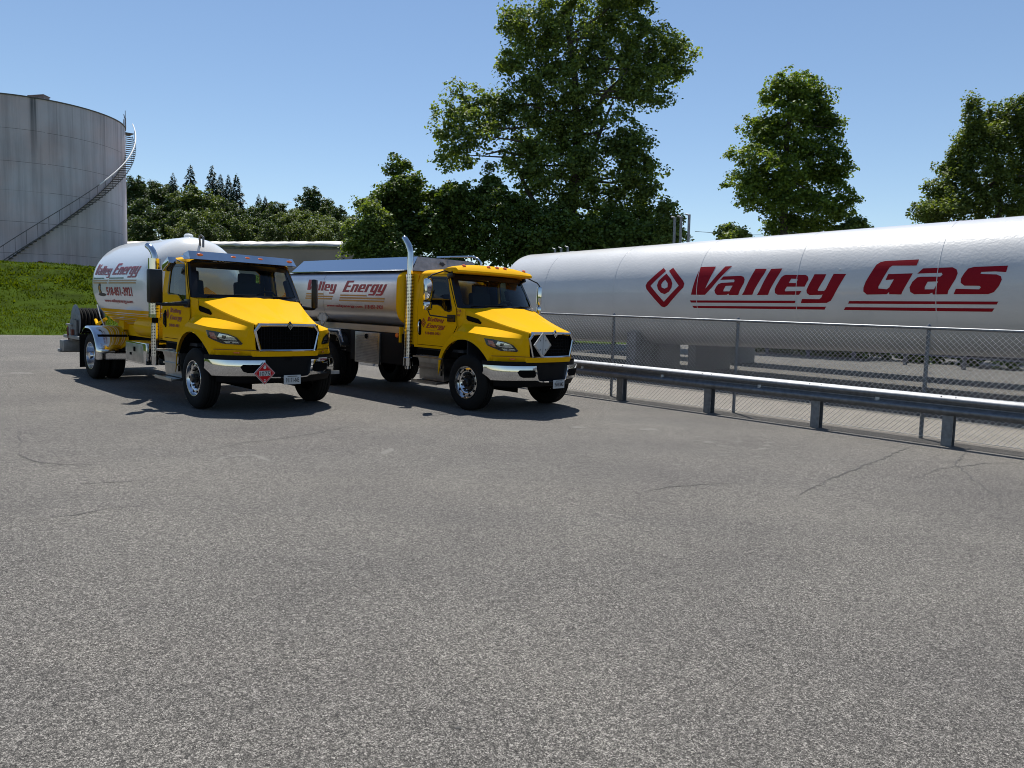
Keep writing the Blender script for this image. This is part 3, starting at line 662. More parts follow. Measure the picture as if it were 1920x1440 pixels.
# ------------------------------------------------------------------ long low building
bA = at(205, 447, 66); bB = at(735, 447, 60.3)
dv = Vector((bB.x-bA.x, bB.y-bA.y, 0)); L_ = dv.length; broot = empty('warehouse', (bA.x, bA.y, 3.2), math.atan2(dv.y, dv.x)); tag(broot, 'long low tan building with a bright white roof edge behind the trucks', 'building')
ht = bA.z-3.2; hb_ = bB.z-3.2
mb = MB(); mb.add([(0, 0, -1), (L_, 0, -1), (L_, 14, -1), (0, 14, -1), (0, 0, ht-.72), (L_, 0, hb_-.72), (L_, 14, hb_-.7), (0, 14, ht-.7)], [(0, 1, 5, 4), (1, 2, 6, 5), (2, 3, 7, 6), (3, 0, 4, 7), (4, 5, 6, 7)]); mb.build('wall', M['brown_wall'], broot)
rn = random.Random(8); mb = MB(); n = 60; rows = [[], [], [], []]
for i in range(n+1):
    x = -.4+(L_+.8)*i/n; zt = lerp(ht, hb_, i/n)+rn.uniform(-.05, .03); 
    rows[0].append((x, -.16, zt-.70)); rows[1].append((x, -.40+rn.uniform(-.04, .04), zt-.62+rn.uniform(-.03, .03))); rows[2].append((x, 1.3, zt-.16+rn.uniform(-.05, .05))); rows[3].append((x, 2.8, zt+.05))
mb.grid(rows, smooth=True); mb.build('roof', M['white_roof'], broot, sharp=180)
mb = MB(); mb.add([(-.2, -.05, ht-.90), (L_+.2, -.05, hb_-.90), (L_+.2, -.05, hb_-.55), (-.2, -.05, ht-.55), (-.2, .0, ht-.90), (L_+.2, 0., hb_-.90), (L_+.2, .0, hb_-.55), (-.2, .0, ht-.55)], [(0, 1, 2, 3), (7, 6, 5, 4), (0, 4, 5, 1)]); mb.build('fascia', M['concrete'], broot)

# ------------------------------------------------------------------ trees
def leaves_mesh(name, lobes, n, size, mat, seed, clump=.8, shell=.3, per=90, flat=.45, aspect=1.25, up=.55):
    """leaves grouped in flattened pads (sprays) spread through the lobes (centre xyz, radii xyz)"""
    rn = np.random.default_rng(seed)
    vol = np.array([l[1][0]*l[1][2] for l in lobes])**.9; nc = max(4, n//per); idx = rn.choice(len(lobes), nc, p=vol/vol.sum())
    Cn = np.array([l[0] for l in lobes])[idx]; Rd = np.array([l[1] for l in lobes])[idx]
    d = rn.normal(size=(nc, 3)); d /= np.linalg.norm(d, axis=1)[:, None]
    r = shell+(1.0-shell)*rn.random(nc)**.6; cc = Cn+d*Rd*r[:, None]
    cs = clump*rn.uniform(.5, 1.3, nc); cnt = per; I = np.repeat(np.arange(nc), cnt); m = len(I)
    q = rn.normal(size=(m, 3)); q /= np.linalg.norm(q, axis=1)[:, None]; q *= rn.random(m)[:, None]**.45
    tilt = rn.normal(0, .35, (nc, 2))[I]                      # each pad leans its own way
    out = d[I]
    off = q*np.array([1, 1, flat]); off[:, 2] += off[:, 0]*tilt[:, 0]+off[:, 1]*tilt[:, 1]-.25*(q[:, 0]**2+q[:, 1]**2)
    P = cc[I]+off*cs[I][:, None]
    stray = rn.random(m) < .05; P[stray] += rn.normal(size=(stray.sum(), 3))*clump*.22
    nn = rn.normal(size=(m, 3)); nn[:, 2] = np.abs(nn[:, 2])+up; nn += q*.8; nn /= np.linalg.norm(nn, axis=1)[:, None]
    a = np.cross(nn, rn.normal(size=(m, 3))); a /= np.linalg.norm(a, axis=1)[:, None]; b = np.cross(nn, a)
    s = size*rn.uniform(.6, 1.3, m)[:, None]
    V = np.stack([P-a*s*.85, P-a*s*.35-b*s*aspect*.5+nn*s*.1, P+a*s*.4-b*s*aspect*.45+nn*s*.1, P+a*s*.9, P+a*s*.4+b*s*aspect*.45+nn*s*.1, P-a*s*.35+b*s*aspect*.5+nn*s*.1], 1)
    me = bpy.data.meshes.new(name); me.from_pydata(V.reshape(-1, 3).tolist(), [], np.arange(m*6).reshape(-1, 6).tolist()); me.materials.append(mat)
    return me
def limb(mb, pts, r0, r1, seed=0):
    pts = [Vector(p) for p in pts]; out = []; rn = random.Random(seed)
    for a, b in zip(pts, pts[1:]):
        for i in range(4): out.append(a.lerp(b, i/4)+Vector((rn.uniform(-1, 1), rn.uniform(-1, 1), 0))*r1*.8)
    out.append(pts[-1]); n = len(out); mb.tube(out, [lerp(r0, r1, i/(n-1)) for i in range(n)], 8)
def tree(name, base, Y, lob, n, size, mat, label, cat, seed, trunk=None, group=None, yr=.9, limbs=True, rtr=.3, **kw):
    """lob in photo pixels (cx, cy, rx, ry[, dY]) at distance Y"""
    base = Vector(base); root = empty(name, base); tag(root, label, cat, group)
    k = Y/F; L = []; rn = random.Random(seed)
    for l in lob:
        dY = l[4] if len(l) > 4 else rn.uniform(-1, 1)*max(1.0, abs(l[2])*k*.5)
        c = at(l[0], l[1], Y+dY)-base; L.append(((c.x, c.y, c.z), (l[2]*k, max(l[2], l[3])*k*yr, l[3]*k)))
    me = leaves_mesh('crown', L, n, size, mat, seed, **kw); link('crown', me, root)
    mb = MB(); tr_ = trunk or [(0, 0, 0), tuple(Vector(L[0][0])*.5), L[0][0]]
    limb(mb, tr_, rtr, rtr*.35, seed)
    if limbs:
        top = Vector(tr_[-1])
        for i, (c, r) in enumerate(L):
            c = Vector(c); t0 = max(.15, min(.9, (c.z-r[2])/max(top.z, 1))); j = t0*(len(tr_)-1); a = Vector(tr_[int(j)]).lerp(Vector(tr_[min(int(j)+1, len(tr_)-1)]), j-int(j))
            if (c-a).length > .8: limb(mb, [a, a.lerp(c, .5)+Vector((0, 0, -.25)), c], rtr*.26, .02, seed+i)
    mb.build('trunk', M['bark'], root)
    return root
def gpos(px, Y, dz=0):
    p = at(px, 600, Y); return Vector((p.x, p.y, terrain(p.x, p.y)+dz))
Yc = 48
cot = [(1085, 60, 75, 80), (1000, 50, 62, 55), (1160, 45, 70, 60), (1090, -50, 130, 60), (1190, -30, 80, 50), (985, 130, 55, 50), (1060, 150, 70, 55), (1150, 130, 80, 65), (1225, 95, 60, 45), (1265, 120, 40, 42), (1215, 160, 55, 35), (1225, 185, 22, 14),
       (985, 195, 50, 40), (870, 190, 45, 34), (835, 235, 42, 32), (880, 250, 50, 42), (860, 290, 42, 34), (925, 210, 40, 45), (1010, 250, 60, 52), (1080, 230, 60, 55), (1150, 235, 60, 50), (1180, 275, 42, 35), (975, 300, 45, 40), (1050, 320, 70, 60), (1130, 320, 70, 60), (1195, 325, 45, 40), (1222, 335, 30, 34),
       (1040, 395, 60, 45), (1110, 400, 80, 55), (1185, 390, 55, 45), (1200, 430, 45, 40), (1000, 355, 40, 40), (1090, 460, 90, 35)]
b = gpos(1068, Yc); tk = [(0, 0, 0)]+[tuple(at(x, y, Yc)-b) for x, y in ((1068, 440), (1075, 360), (1085, 230), (1075, 120), (1055, 20))]
tr1 = tree('cottonwood_tree', b, Yc, cot, 98000, .112, M['leaf_cotton'], 'huge cottonwood tree rising above the right-hand truck, top cut off by the photo edge', 'tree', 11, trunk=tk, rtr=.42, clump=.78, shell=.30, per=80, flat=.55)
mb = MB(); e = at(1050, 440, Yc)-b; limb(mb, [e, at(1010, 400, Yc)-b, at(985, 350, Yc)-b, at(960, 290, Yc)-b], .26, .08, 3); limb(mb, [at(1010, 300, Yc)-b, at(940, 282, Yc)-b, at(910, 290, Yc)-b], .10, .04, 3)
limb(mb, [at(1090, 240, Yc)-b, at(1140, 170, Yc)-b, at(1190, 120, Yc)-b], .16, .05, 3); limb(mb, [at(1078, 350, Yc)-b, at(1120, 260, Yc)-b, at(1150, 190, Yc)-b], .2, .06, 4); mb.build('branch', M['bark'], tr1)
Ym = 44
mp = [(1482, 160, 34, 28), (1512, 165, 24, 24), (1448, 180, 26, 22), (1530, 185, 26, 24), (1470, 215, 50, 34), (1525, 225, 42, 32), (1430, 240, 40, 24), (1558, 240, 26, 22), (1470, 270, 60, 34), (1540, 285, 50, 30), (1410, 290, 42, 22), (1565, 320, 32, 26), (1395, 335, 50, 16), (1455, 325, 60, 32), (1520, 340, 60, 34), (1430, 370, 55, 24), (1500, 385, 75, 32), (1570, 375, 40, 30), (1575, 400, 26, 18), (1480, 425, 50, 22), (1530, 425, 45, 18)]
b = gpos(1470, Ym); tk = [(0, 0, 0)]+[tuple(at(x, y, Ym)-b) for x, y in ((1470, 430), (1468, 330), (1478, 230), (1482, 160))]
tree('maple_tree', b, Ym, mp, 60000, .088, M['leaf_maple'], 'cone-shaped maple tree standing alone against the sky above the red lettering', 'tree', 21, trunk=tk, rtr=.28, clump=.62, shell=.25, per=80, flat=.34)
Yr = 42
rt = [(1822, 205, 12, 24), (1826, 240, 24, 26), (1812, 275, 32, 30), (1862, 225, 20, 30), (1868, 265, 34, 34), (1905, 215, 22, 30), (1920, 250, 36, 40), (1790, 310, 34, 30), (1845, 320, 50, 40), (1905, 320, 55, 45), (1765, 350, 30, 24), (1750, 385, 40, 12), (1730, 402, 26, 8), (1810, 375, 60, 35), (1885, 385, 75, 35), (1760, 405, 40, 18), (1960, 230, 50, 50), (1985, 320, 60, 70), (1975, 400, 60, 40)]
b = gpos(1875, Yr); tk = [(0, 0, 0)]+[tuple(at(x, y, Yr)-b) for x, y in ((1872, 420), (1868, 320), (1865, 240))]
tree('cedar_tree', b, Yr, rt, 60000, .082, M['leaf_cedar'], 'bushy yellow-green tree with pointed tips at the right edge above the tank', 'tree', 31, trunk=tk, rtr=.25, clump=.42, shell=.25, per=55, flat=1.0)
# understorey
us = [('dark_tree', 750, 47, [(745, 315, 26, 22), (760, 345, 34, 30), (728, 365, 38, 30), (780, 375, 44, 34), (740, 410, 50, 34), (785, 425, 50, 40), (745, 455, 55, 34)], 'small bushy tree with pointed leader left of the cottonwood', 15000, 41, .11),
      ('shrubby_tree', 690, 45, [(690, 385, 22, 20), (700, 410, 34, 28), (675, 435, 34, 26), (705, 450, 45, 32), (668, 462, 26, 22), (725, 475, 50, 26)], 'light-edged leafy shrub tree at the end of the white-roofed building', 12000, 42, .095),
      ('dark_tree', 855, 46, [(855, 355, 32, 26), (840, 385, 45, 34), (880, 395, 45, 36), (820, 425, 50, 38), (870, 445, 60, 40), (840, 480, 60, 26)], 'dense dark tree directly behind the exhaust stack of the right-hand truck', 16000, 43, .11),
      ('dark_tree', 945, 46, [(918, 325, 14, 16), (925, 350, 26, 18), (905, 370, 24, 18), (945, 385, 44, 30), (975, 400, 40, 34), (930, 425, 55, 38), (985, 445, 50, 38), (950, 475, 60, 30)], 'dark tree with a spiky top in front of the cottonwood, left of its trunk', 16000, 44, .105),
      ('dark_tree', 1050, 45, [(1040, 425, 50, 34), (1075, 440, 50, 36), (1020, 455, 50, 36), (1060, 478, 60, 26)], 'low dark tree beneath the cottonwood trunk, above the end of the lettered tank', 12000, 45, .11),
      ('dark_tree', 1150, 45, [(1140, 425, 45, 34), (1185, 435, 45, 36), (1120, 455, 45, 30), (1165, 465, 60, 28), (1215, 445, 30, 28)], 'low dark tree to the right beneath the cottonwood', 12000, 46, .11),
      ('sapling', 1255, 44, [(1252, 385, 16, 16), (1262, 410, 22, 14), (1245, 415, 26, 22), (1262, 440, 26, 20), (1240, 450, 26, 20)], 'thin sapling with loose branches left of the three vent pipes', 3800, 47, .10),
      ('bush', 1375, 43, [(1366, 432, 18, 10), (1385, 442, 24, 10), (1360, 455, 26, 14)], 'low bush peeking over the tank left of the maple', 1800, 48, .11),
      ('bush', 1600, 43, [(1605, 418, 18, 10), (1590, 430, 24, 12), (1612, 432, 18, 8)], 'low bush peeking over the tank right of the maple', 1500, 49, .11)]
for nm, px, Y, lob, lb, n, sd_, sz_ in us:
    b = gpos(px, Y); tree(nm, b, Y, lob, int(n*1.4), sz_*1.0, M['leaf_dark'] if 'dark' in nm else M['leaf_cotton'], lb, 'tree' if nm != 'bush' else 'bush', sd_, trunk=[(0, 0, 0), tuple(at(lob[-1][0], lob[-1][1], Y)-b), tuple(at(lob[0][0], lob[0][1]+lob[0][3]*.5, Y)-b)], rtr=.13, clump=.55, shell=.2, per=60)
# trees on the hillside: crown meshes shared, copies scaled
def unit_tree(mat, seed, n=9000, size=.034):
    rn = random.Random(seed); L = [((0, 0, .62), (.34, .34, .30))]
    for i in range(13):
        a = rn.uniform(0, 6.28); r = rn.uniform(.12, .34); z = rn.uniform(.30, .88); L.append(((r*math.cos(a)*(1.25-z*.55), r*math.sin(a)*(1.25-z*.55), z), (rn.uniform(.11, .19),)*2+(rn.uniform(.09, .15),)))
    return leaves_mesh('crown', L, n, size*.55, mat, seed, clump=.085, shell=.3, per=40)
UT = [unit_tree(M['leaf_far'], 60), unit_tree(M['leaf_far2'], 61), unit_tree(M['leaf_far'], 62)]
def spruce(seed, n=7000):
    rn = np.random.default_rng(seed); z = 1-rn.random(n)**.55; az = rn.uniform(0, 2*np.pi, n)
    lay = .72+.28*np.sin(z*70+2.2*np.sin(az*2+seed)+az); r = .27*(1-z)**.80*(.35+.65*rn.random(n)**.5)*lay+.004
    P = np.c_[r*np.cos(az), r*np.sin(az), z-r*.25]; s = (.012+.010*(1-z))[:, None]*rn.uniform(.6, 1.3, n)[:, None]
    a = np.c_[np.cos(az), np.sin(az), -.45+rn.normal(0, .2, n)]; a /= np.linalg.norm(a, axis=1)[:, None]; b = np.cross(a, rn.normal(size=(n, 3))*.5+np.array([0, 0, 1.])); b /= np.linalg.norm(b, axis=1)[:, None]
    V = np.stack([P-a*s, P-b*s*.5, P+a*s*1.3, P+b*s*.5], 1)
    me = bpy.data.meshes.new('crown'); me.from_pydata(V.reshape(-1, 3).tolist(), [], np.arange(n*4).reshape(-1, 4).tolist()); me.materials.append(M['needle']); return me
SPM = [spruce(70), spruce(71)]
mb = MB(); mb.tube([(0, 0, 0), (0, 0, .6)], [.03, .012], 7); UTR = mb.build('trunk', M['bark']); UTRm = UTR.data; bpy.data.objects.remove(UTR)
def hill_tree(px, top, Y, kind, rpx, label, group, seed, cat='tree', name='hillside_tree'):
    rn = random.Random(seed); g = gpos(px, Y); t = at(px, top, Y); h = t.z-g.z
    root = empty(name, g, rn.uniform(0, 6.28)); tag(root, label, cat, group)
    me = kind; c = link('crown', me, root); wv = rpx*Y/F; ut = me in UT
    s = wv/(.44 if ut else .25); hh = s*(.93 if ut else 1.0)
    c.scale = (s, s, s); c.location = (0, 0, h-hh)
    tr_ = link('trunk', UTRm, root); ts = h/.62; tr_.scale = (ts*.35, ts*.35, ts*.9)
    return root
GH = 'leafy trees on the wooded hillside behind the white-roofed building'; LH = 'rounded leafy tree in the dark wooded hillside behind the white-roofed building'
hl = [(215, 335, 120, 0, 34), (250, 338, 118, 0, 36), (285, 345, 122, 2, 34), (318, 348, 124, 0, 30), (262, 378, 105, 2, 34), (300, 385, 100, 0, 34), (345, 362, 102, 1, 40), (385, 358, 104, 1, 44), (425, 375, 108, 0, 36), (240, 400, 92, 0, 34), (330, 400, 90, 2, 40), (375, 395, 88, 1, 44), (430, 405, 92, 0, 38), (466, 392, 104, 2, 34), (455, 415, 88, 1, 30), (500, 380, 118, 0, 34), (520, 388, 108, 2, 36), (490, 410, 92, 0, 36), (535, 400, 96, 1, 38), (555, 395, 100, 1, 36), (580, 358, 120, 0, 34), (606, 378, 118, 2, 34), (630, 392, 112, 0, 30), (590, 400, 94, 1, 44), (625, 412, 88, 1, 40), (655, 405, 96, 0, 30), (560, 418, 84, 1, 38), (600, 425, 80, 1, 36), (650, 425, 78, 2, 32), (690, 420, 80, 0, 32), (275, 415, 84, 2, 36), (405, 422, 80, 0, 36), (345, 425, 78, 1, 36), (518, 425, 80, 2, 36)]
for i, (px, tp, Y, kd, rp_) in enumerate(hl):
    hill_tree(px, tp, Y, UT[kd], rp_, LH, GH, 100+i)
for i, (px, tp, Y, rp_, lb) in enumerate([(328, 327, 116, 17, 'narrow spruce leftmost of the conifers on the hillside'), (360, 312, 112, 22, 'tall spruce with the most open symmetric crown on the hillside, second conifer from left'), (400, 314, 113, 23, 'tall broad spruce in the middle of the hillside conifers'), (415, 329, 118, 15, 'spruce tucked against the right side of the tall middle conifer'), (430, 331, 116, 15, 'slim spruce just left of the dark rightmost tall conifer'), (445, 329, 111, 22, 'dense very dark spruce, rightmost of the tall hillside conifers'), (486, 366, 118, 15, 'short dark spruce standing apart on the sloping ridge'), (498, 370, 117, 13, 'short spruce right beside the lone ridge spruce')]):
    hill_tree(px, tp, Y, SPM[i % 2], rp_*1.75, lb, None, 200+i, name='spruce_tree')
for i in range(46):
    rn = random.Random(i); t = -26+i*1.1; n_ = 41.5+rn.uniform(-.4, .4)+.12*max(0, -t); L = []
    for j in range(4): L.append(((rn.uniform(-.9, .9), rn.uniform(-.6, .6), rn.uniform(.35, 1.3)), (1.1, .9, rn.uniform(.7, 1.1))))
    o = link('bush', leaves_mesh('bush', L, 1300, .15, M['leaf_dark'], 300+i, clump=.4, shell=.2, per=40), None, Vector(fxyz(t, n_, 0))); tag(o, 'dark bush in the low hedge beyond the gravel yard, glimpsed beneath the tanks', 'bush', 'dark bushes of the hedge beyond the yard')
# overhead wire
mb = MB(); P0 = at(1303, 434, 60); P1 = at(1500, 440, 60); mb.tube([P0-P0, (P1-P0)*.5+Vector((0, 0, -.15)), P1-P0], .02, 5); o = mb.build('overhead_wire', M['matte_black'], loc=P0); tag(o, 'thin dark wire crossing the sky right of the vent pipes', 'wire')
# tiny stones and litter on the asphalt
# ------------------------------------------------------------------ trucks (local: x forward, y to the truck's left, z up; origin on the ground below the front axle)
def gcoord(name):
    """traced glyph -> outline in units of its cap height, from x=0, baseline 0"""
    return None
CAPH = .78
def word_from_logo(keys, base=-.135):
    out = []; x0 = min(p[0] for k in keys for L in LOGO[k] for p in L)
    for k in keys: out.append([[((a-x0)/CAPH, (b-base)/CAPH) for a, b in L] for L in LOGO[k]])
    return out
SHR = .50
def gl(polys, x): return [[(x+a+SHR*b, b) for a, b in P] for P in polys]
E_G = [[(0, 0), (.66, 0), (.66, .17), (.27, .17), (.27, .42), (.60, .42), (.60, .58), (.27, .58), (.27, .83), (.70, .83), (.70, 1), (0, 1)]]
N_G = [[(0, 0), (.23, 0), (.23, .52), (.38, .52), (.38, 0), (.61, 0), (.61, .56), (.54, .68), (0, .68)]]
R_G = [[(0, 0), (.23, 0), (.23, .50), (.46, .50), (.46, .68), (0, .68)]]
EE_G = [[(.08, 0), (.60, 0), (.60, .14), (.24, .14), (.24, .26), (.61, .26), (.61, .58), (.53, .68), (.08, .68), (0, .58), (0, .1)], [(.24, .38), (.40, .38), (.40, .55), (.24, .55)]]
G_G = [[(.08, 0), (.38, 0), (.38, -.12), (.0, -.12), (.0, -.27), (.53, -.27), (.61, -.17), (.61, .68), (.08, .68), (0, .58), (0, .1)], [(.23, .15), (.38, .15), (.38, .53), (.23, .53)]]
Y_G = [[(.0, .68), (.23, .68), (.23, .15), (.38, .15), (.38, .68), (.61, .68), (.61, -.17), (.53, -.27), (.0, -.27), (.0, -.12), (.38, -.12), (.38, 0), (.08, 0), (0, .1)]]
def valley(): return word_from_logo(['V', 'a', 'l', 'l2', 'e', 'y'])
def energy():
    out = []; x = 0
    for g, adv in ((E_G, .78), (N_G, .70), (EE_G, .70), (R_G, .53), (G_G, .70), (Y_G, .7)): out.append(gl(g, x)); x += adv
    return out
def letters(parent, glyphs, x0, x1, z0, cap, fn, mat, cuts=None, name='letter'):
    xs = [p[0] for g in glyphs for L in g for p in L]; a, b = min(xs), max(xs); k = (x1-x0)/(b-a)
    for g in glyphs:
        mb = MB(); put(mb, flat_shape([[(x0+(p[0]-a)*k, z0+p[1]*cap) for p in L] for L in g], cuts), fn); mb.build(name, mat, parent)
def textline(parent, txt, x0, x1, z0, cap, fn, mat, bold=.03, cuts=None, name='lettering', shear=0):
    V, Fs = text_shape(txt, cap, bold, shear, cuts); w_ = width(V); mb = MB(); mb.add([fn(x0+x*(x1-x0)/w_, z0+y) for x, y in V], Fs); mb.build(name, mat, parent)
def bar(parent, x0, x1, z0, z1, fn, mat, name='stripe'):
    mb = MB(); n = 12; mb.grid([[fn(lerp(x0, x1, i/n), z) for i in range(n+1)] for z in (z0, z1)], smooth=False); mb.build(name, mat, parent)

RT = .51
def wheel(parent, x, side, dual=False):
    """side -1 = truck's right; outer face towards side"""
    yo = side*1.175; o = side
    def P(pr): return [(r, yo-o*d) for r, d in pr]
    # hub and drum is the wheel mesh itself
    mb = MB()
    if not dual: mb.lathe(P([(.0, -.03), (.055, -.028), (.075, -.01), (.08, .05), (.13, .055), (.135, .10), (.20, .11)]), 'y', (x, 0, RT), 28)
    else: mb.lathe(P([(.0, -.02), (.07, -.015), (.085, .02), (.10, .14), (.135, .15), (.14, .20), (.2, .205)]), 'y', (x, 0, RT), 28)
    for k in range(10):
        a = 2*math.pi*k/10+.3; rr = .155; d0 = .03 if not dual else .15
        mb.tube([(x+rr*math.cos(a), yo-o*d0, RT+rr*math.sin(a)), (x+rr*math.cos(a), yo-o*(d0+.09), RT+rr*math.sin(a))], .016, 6)
    w_ = mb.build('wheel', M['black'] if not dual else M['chrome'], parent)
    tyres = [0.0] + ([.31] if dual else [])
    for d in tyres:
        mb = MB(); mb.lathe(P([(.295, .02+d), (.31, .008+d), (.36, -.004+d), (.43, .0+d), (.475, .012+d), (.497, .035+d), (RT, .05+d), (RT, .085+d), (RT-.012, .088+d), (RT-.012, .098+d), (RT, .10+d), (RT, .135+d), (RT-.012, .138+d), (RT-.012, .148+d), (RT, .15+d), (RT, .19+d), (RT-.012, .193+d), (RT-.012, .203+d), (RT, .206+d), (RT, .235+d), (.497, .25+d), (.475, .27+d), (.43, .282+d), (.33, .28+d), (.295, .26+d)]), 'y', (x, 0, RT), 56)
        mb.build('tyre', M['rubber'], w_)
    mb = MB()
    if not dual: prof = [(.303, .012), (.300, .002), (.288, .004), (.282, .03), (.270, .05), (.245, .045), (.215, .035), (.19, .045), (.165, .085), (.12, .10)]
    else: prof = [(.303, .012), (.300, .002), (.288, .004), (.280, .05), (.270, .14), (.255, .175), (.235, .18), (.18, .17), (.14, .165)]
    mb.lathe(P(prof), 'y', (x, 0, RT), 56); mb.build('rim', M['rim'], w_, sharp=50)
    mb = MB()
    dd = .040 if not dual else .176; rr = .232 if not dual else .215
    for k in range(10):
        a = 2*math.pi*k/10; c = (x+rr*math.cos(a), yo-o*dd, RT+rr*math.sin(a)); n = 12; r = .027
        mb.add([(c[0]+r*math.cos(2*math.pi*j/n), c[1]-o*.0-(side*-.0), c[2]+r*math.sin(2*math.pi*j/n)) for j in range(n)]+[(c[0]+r*math.cos(2*math.pi*j/n), c[1]+o*.004, c[2]+r*math.sin(2*math.pi*j/n)) for j in range(n)], [tuple(range(n)), tuple(range(2*n-1, n-1, -1))]+[(i, (i+1) % n, (i+1) % n+n, i+n) for i in range(n)])
    mb.build('hand_hole', M['matte_black'], w_); kids(w_)[-1]['kind'] = 'stuff' if False else ''
    del kids(w_)[-1]['kind']
    return w_

PLAN = [(-.84, 1.13), (-.5, 1.155), (0, 1.16), (.30, 1.14), (.50, 1.085), (.66, .96), (.80, .79), (.91, .655), (.99, .58), (1.04, .42), (1.055, .20), (1.06, 0)]
def cat(pts, n):
    P = [Vector(p) for p in pts]; out = []
    for i in range(len(P)-1):
        p0 = P[max(i-1, 0)]; p1 = P[i]; p2 = P[i+1]; p3 = P[min(i+2, len(P)-1)]
        for k in range(n):
            t = k/n; out.append(.5*((2*p1)+(-p0+p2)*t+(2*p0-5*p1+4*p2-p3)*t*t+(-p0+3*p1-3*p2+p3)*t*t*t))
    out.append(P[-1]); return out
AX, AZ, AR = -.10, .60, .685
def hood_crease(x): # (y, z) of the hood's upper edge
    t = max(0, min(1, (x+.32)/1.32)); return lerp(.945, .575, t**1.05), 1.835-.375*t-.03*math.sin(math.pi*t)
def build_cab(root, truck):
    yel = M['yellow']; s_all = (-1, 1)
    # ---- fender / nose skin
    top = [(-.84, .90), (-.74, 1.10), (-.38, 1.41), (-.30, 1.435), (0, 1.420), (.30, 1.398), (.5, 1.380), (.66, 1.366), (.80, 1.356), (.91, 1.350), (.975, 1.350), (.99, 1.33), (1.0, 1.02), (1.1, 1.02)]
    cols = cat(PLAN, 8)
    for s in s_all:
        mb = MB(); rows = []
        K = 16
        for c in cols:
            x, y = c.x, c.y; zt = interp(x, top)
            if x < .60:
                dx = x-AX; zb = AZ+math.sqrt(max(0, AR*AR-dx*dx)) if abs(dx) < AR else .55
                zb = max(.55, zb)
                if x > .4: zb = max(zb, .93) if x > .545 else zb
            else: zb = .93
            if x >= .545: zb = .93
            col = []
            for k in range(K+1):
                t = k/K; z = lerp(zb, zt, t); ins = .0
                ins += .030*max(0, (z-1.22)/.22)**2 if x < .9 else 0      # tuck in to the ridge
                ins += .035*max(0, (1.03-z)/.10) if x > .5 else 0
                if abs(z-1.03) < .012 and x > .5: ins += .012
                if x < .62 and k < 2 and abs(x-AX) < AR+.05: ins -= .022*(1-k*.5)   # wheel-arch lip
                yy = max(0, y-ins*(1 if x < .95 else .2)); xx = x-(ins*.6 if x > .5 else 0)
                col.append((xx, s*yy, z))
            rows.append(col)
        mb.grid(rows, mat=0)
        # shoulder strip and hood side
        r_in = []; r_out = []; r_cr = []
        for i, c in enumerate(cols):
            x = c.x
            if x > .985: break
            o_ = rows[i][-1]; zt = o_[2]
            if x < -.32: inn = (x+.03, s*1.02, zt+.05*smooth(-.75, -.35, x)+.005)
            else:
                t = (x+.32)/1.30; inn = (x, s*lerp(1.00, .60, t**1.05), lerp(1.568, 1.395, t**1.5))
                if abs(inn[1]) > abs(o_[1])-.004: inn = (x, s*(abs(o_[1])-.004), inn[2])
            r_out.append(o_); r_in.append(inn)
            if x >= -.33:
                yc, zc = hood_crease(x); r_cr.append((inn, (x, s*lerp(abs(inn[1]), yc, .45)*.992, lerp(inn[2], zc, .5)), (x, s*(yc+.004), zc-.022), (x-.0, s*(yc-.012), zc)))
        mb.grid([r_out, r_in], smooth=True)
        mb.grid([list(c) for c in r_cr], smooth=True)
        # rear face of the fender leg and inner flare
        mb.build('fender', yel, root, sharp=28)
        f = kids(root)[-1]
        # vent scoop on hood side
        mb = MB()
        def hs(x, z):
            t = (x+.32)/1.30; y1 = lerp(1.00, .60, t**1.05); yc, zc = hood_crease(x); zi = lerp(1.568, 1.395, t**1.5)
            u_ = (z-zi)/(zc-zi); return (x, s*(lerp(y1, yc, u_)+.006), z)
        poly = [(-.27, 1.725), (-.02, 1.665), (.06, 1.60), (.05, 1.57), (-.22, 1.625), (-.26, 1.66)]
        mb.add([hs(*p) for p in poly], [tuple(range(6))]); mb.build('scoop', M['matte_black'], f)
        # wheel-well liner
        mb = MB(); rows2 = []
        for yy in (1.12, .45):
            rows2.append([(AX+(AR-.005)*math.cos(a), s*yy, AZ+(AR-.005)*math.sin(a)) for a in np.linspace(math.pi*1.02, math.pi*-.02, 26)])
        mb.grid(rows2); mb.bb(-.60, .62, s*.44, s*.45, .35, 1.25); mb.build('wheel_well', M['matte_black'], root)
        # headlamp
        lamp_on(root, s, cols)
        # marker below the lamp
        mb = MB(); mb.box((.80, s*.79, .985), (.10, .02, .022), rot=Matrix.Rotation(s*R_(38)*-1, 3, 'Z')); mb.build('marker_lamp', M['orange_lens'], root)
        # gap line along the nose
        mb = MB(); gl_ = [c for c in cols if c.x > .53]
        rows = []
        for z in (1.026, 1.036):
            row = []
            for c in gl_: row.append((c.x+(.006 if c.x > .9 else .0), s*(c.y+(.007 if c.x < .98 else 0)), z))
            rows.append(row)
        mb.grid(rows); mb.build('panel_gap', M['yellow_seam'], f)
    # ---- hood top
    mb = MB(); rows = []
    nx = 26
    for i in range(nx+1):
        t = i/nx; row = []
        for j in range(-14, 15):
            v = j/14; av = abs(v)
            xr = -.14-.18*v*v; xf = 1.03-.05*v*v
            x = lerp(xr, xf, t); xe = lerp(-.32, .98, t); yc, zc = hood_crease(xe)
            crown = lerp(.055, .030, t)
            prof = interp(av, [(0, 1.05), (.06, 1.0), (.10, .92), (.50, .86), (.62, .55), (.9, .16), (1, 0)])
            if t > .72: prof = lerp(prof, interp(av, [(0, 1.0), (.6, .8), (1, 0)]), (t-.72)/.28)
            z = zc+crown*prof
            if t > .96: z -= .012*((t-.96)/.04)
            row.append((x, v*(yc-.012), z))
        rows.append(row)
    mb.grid(rows); 
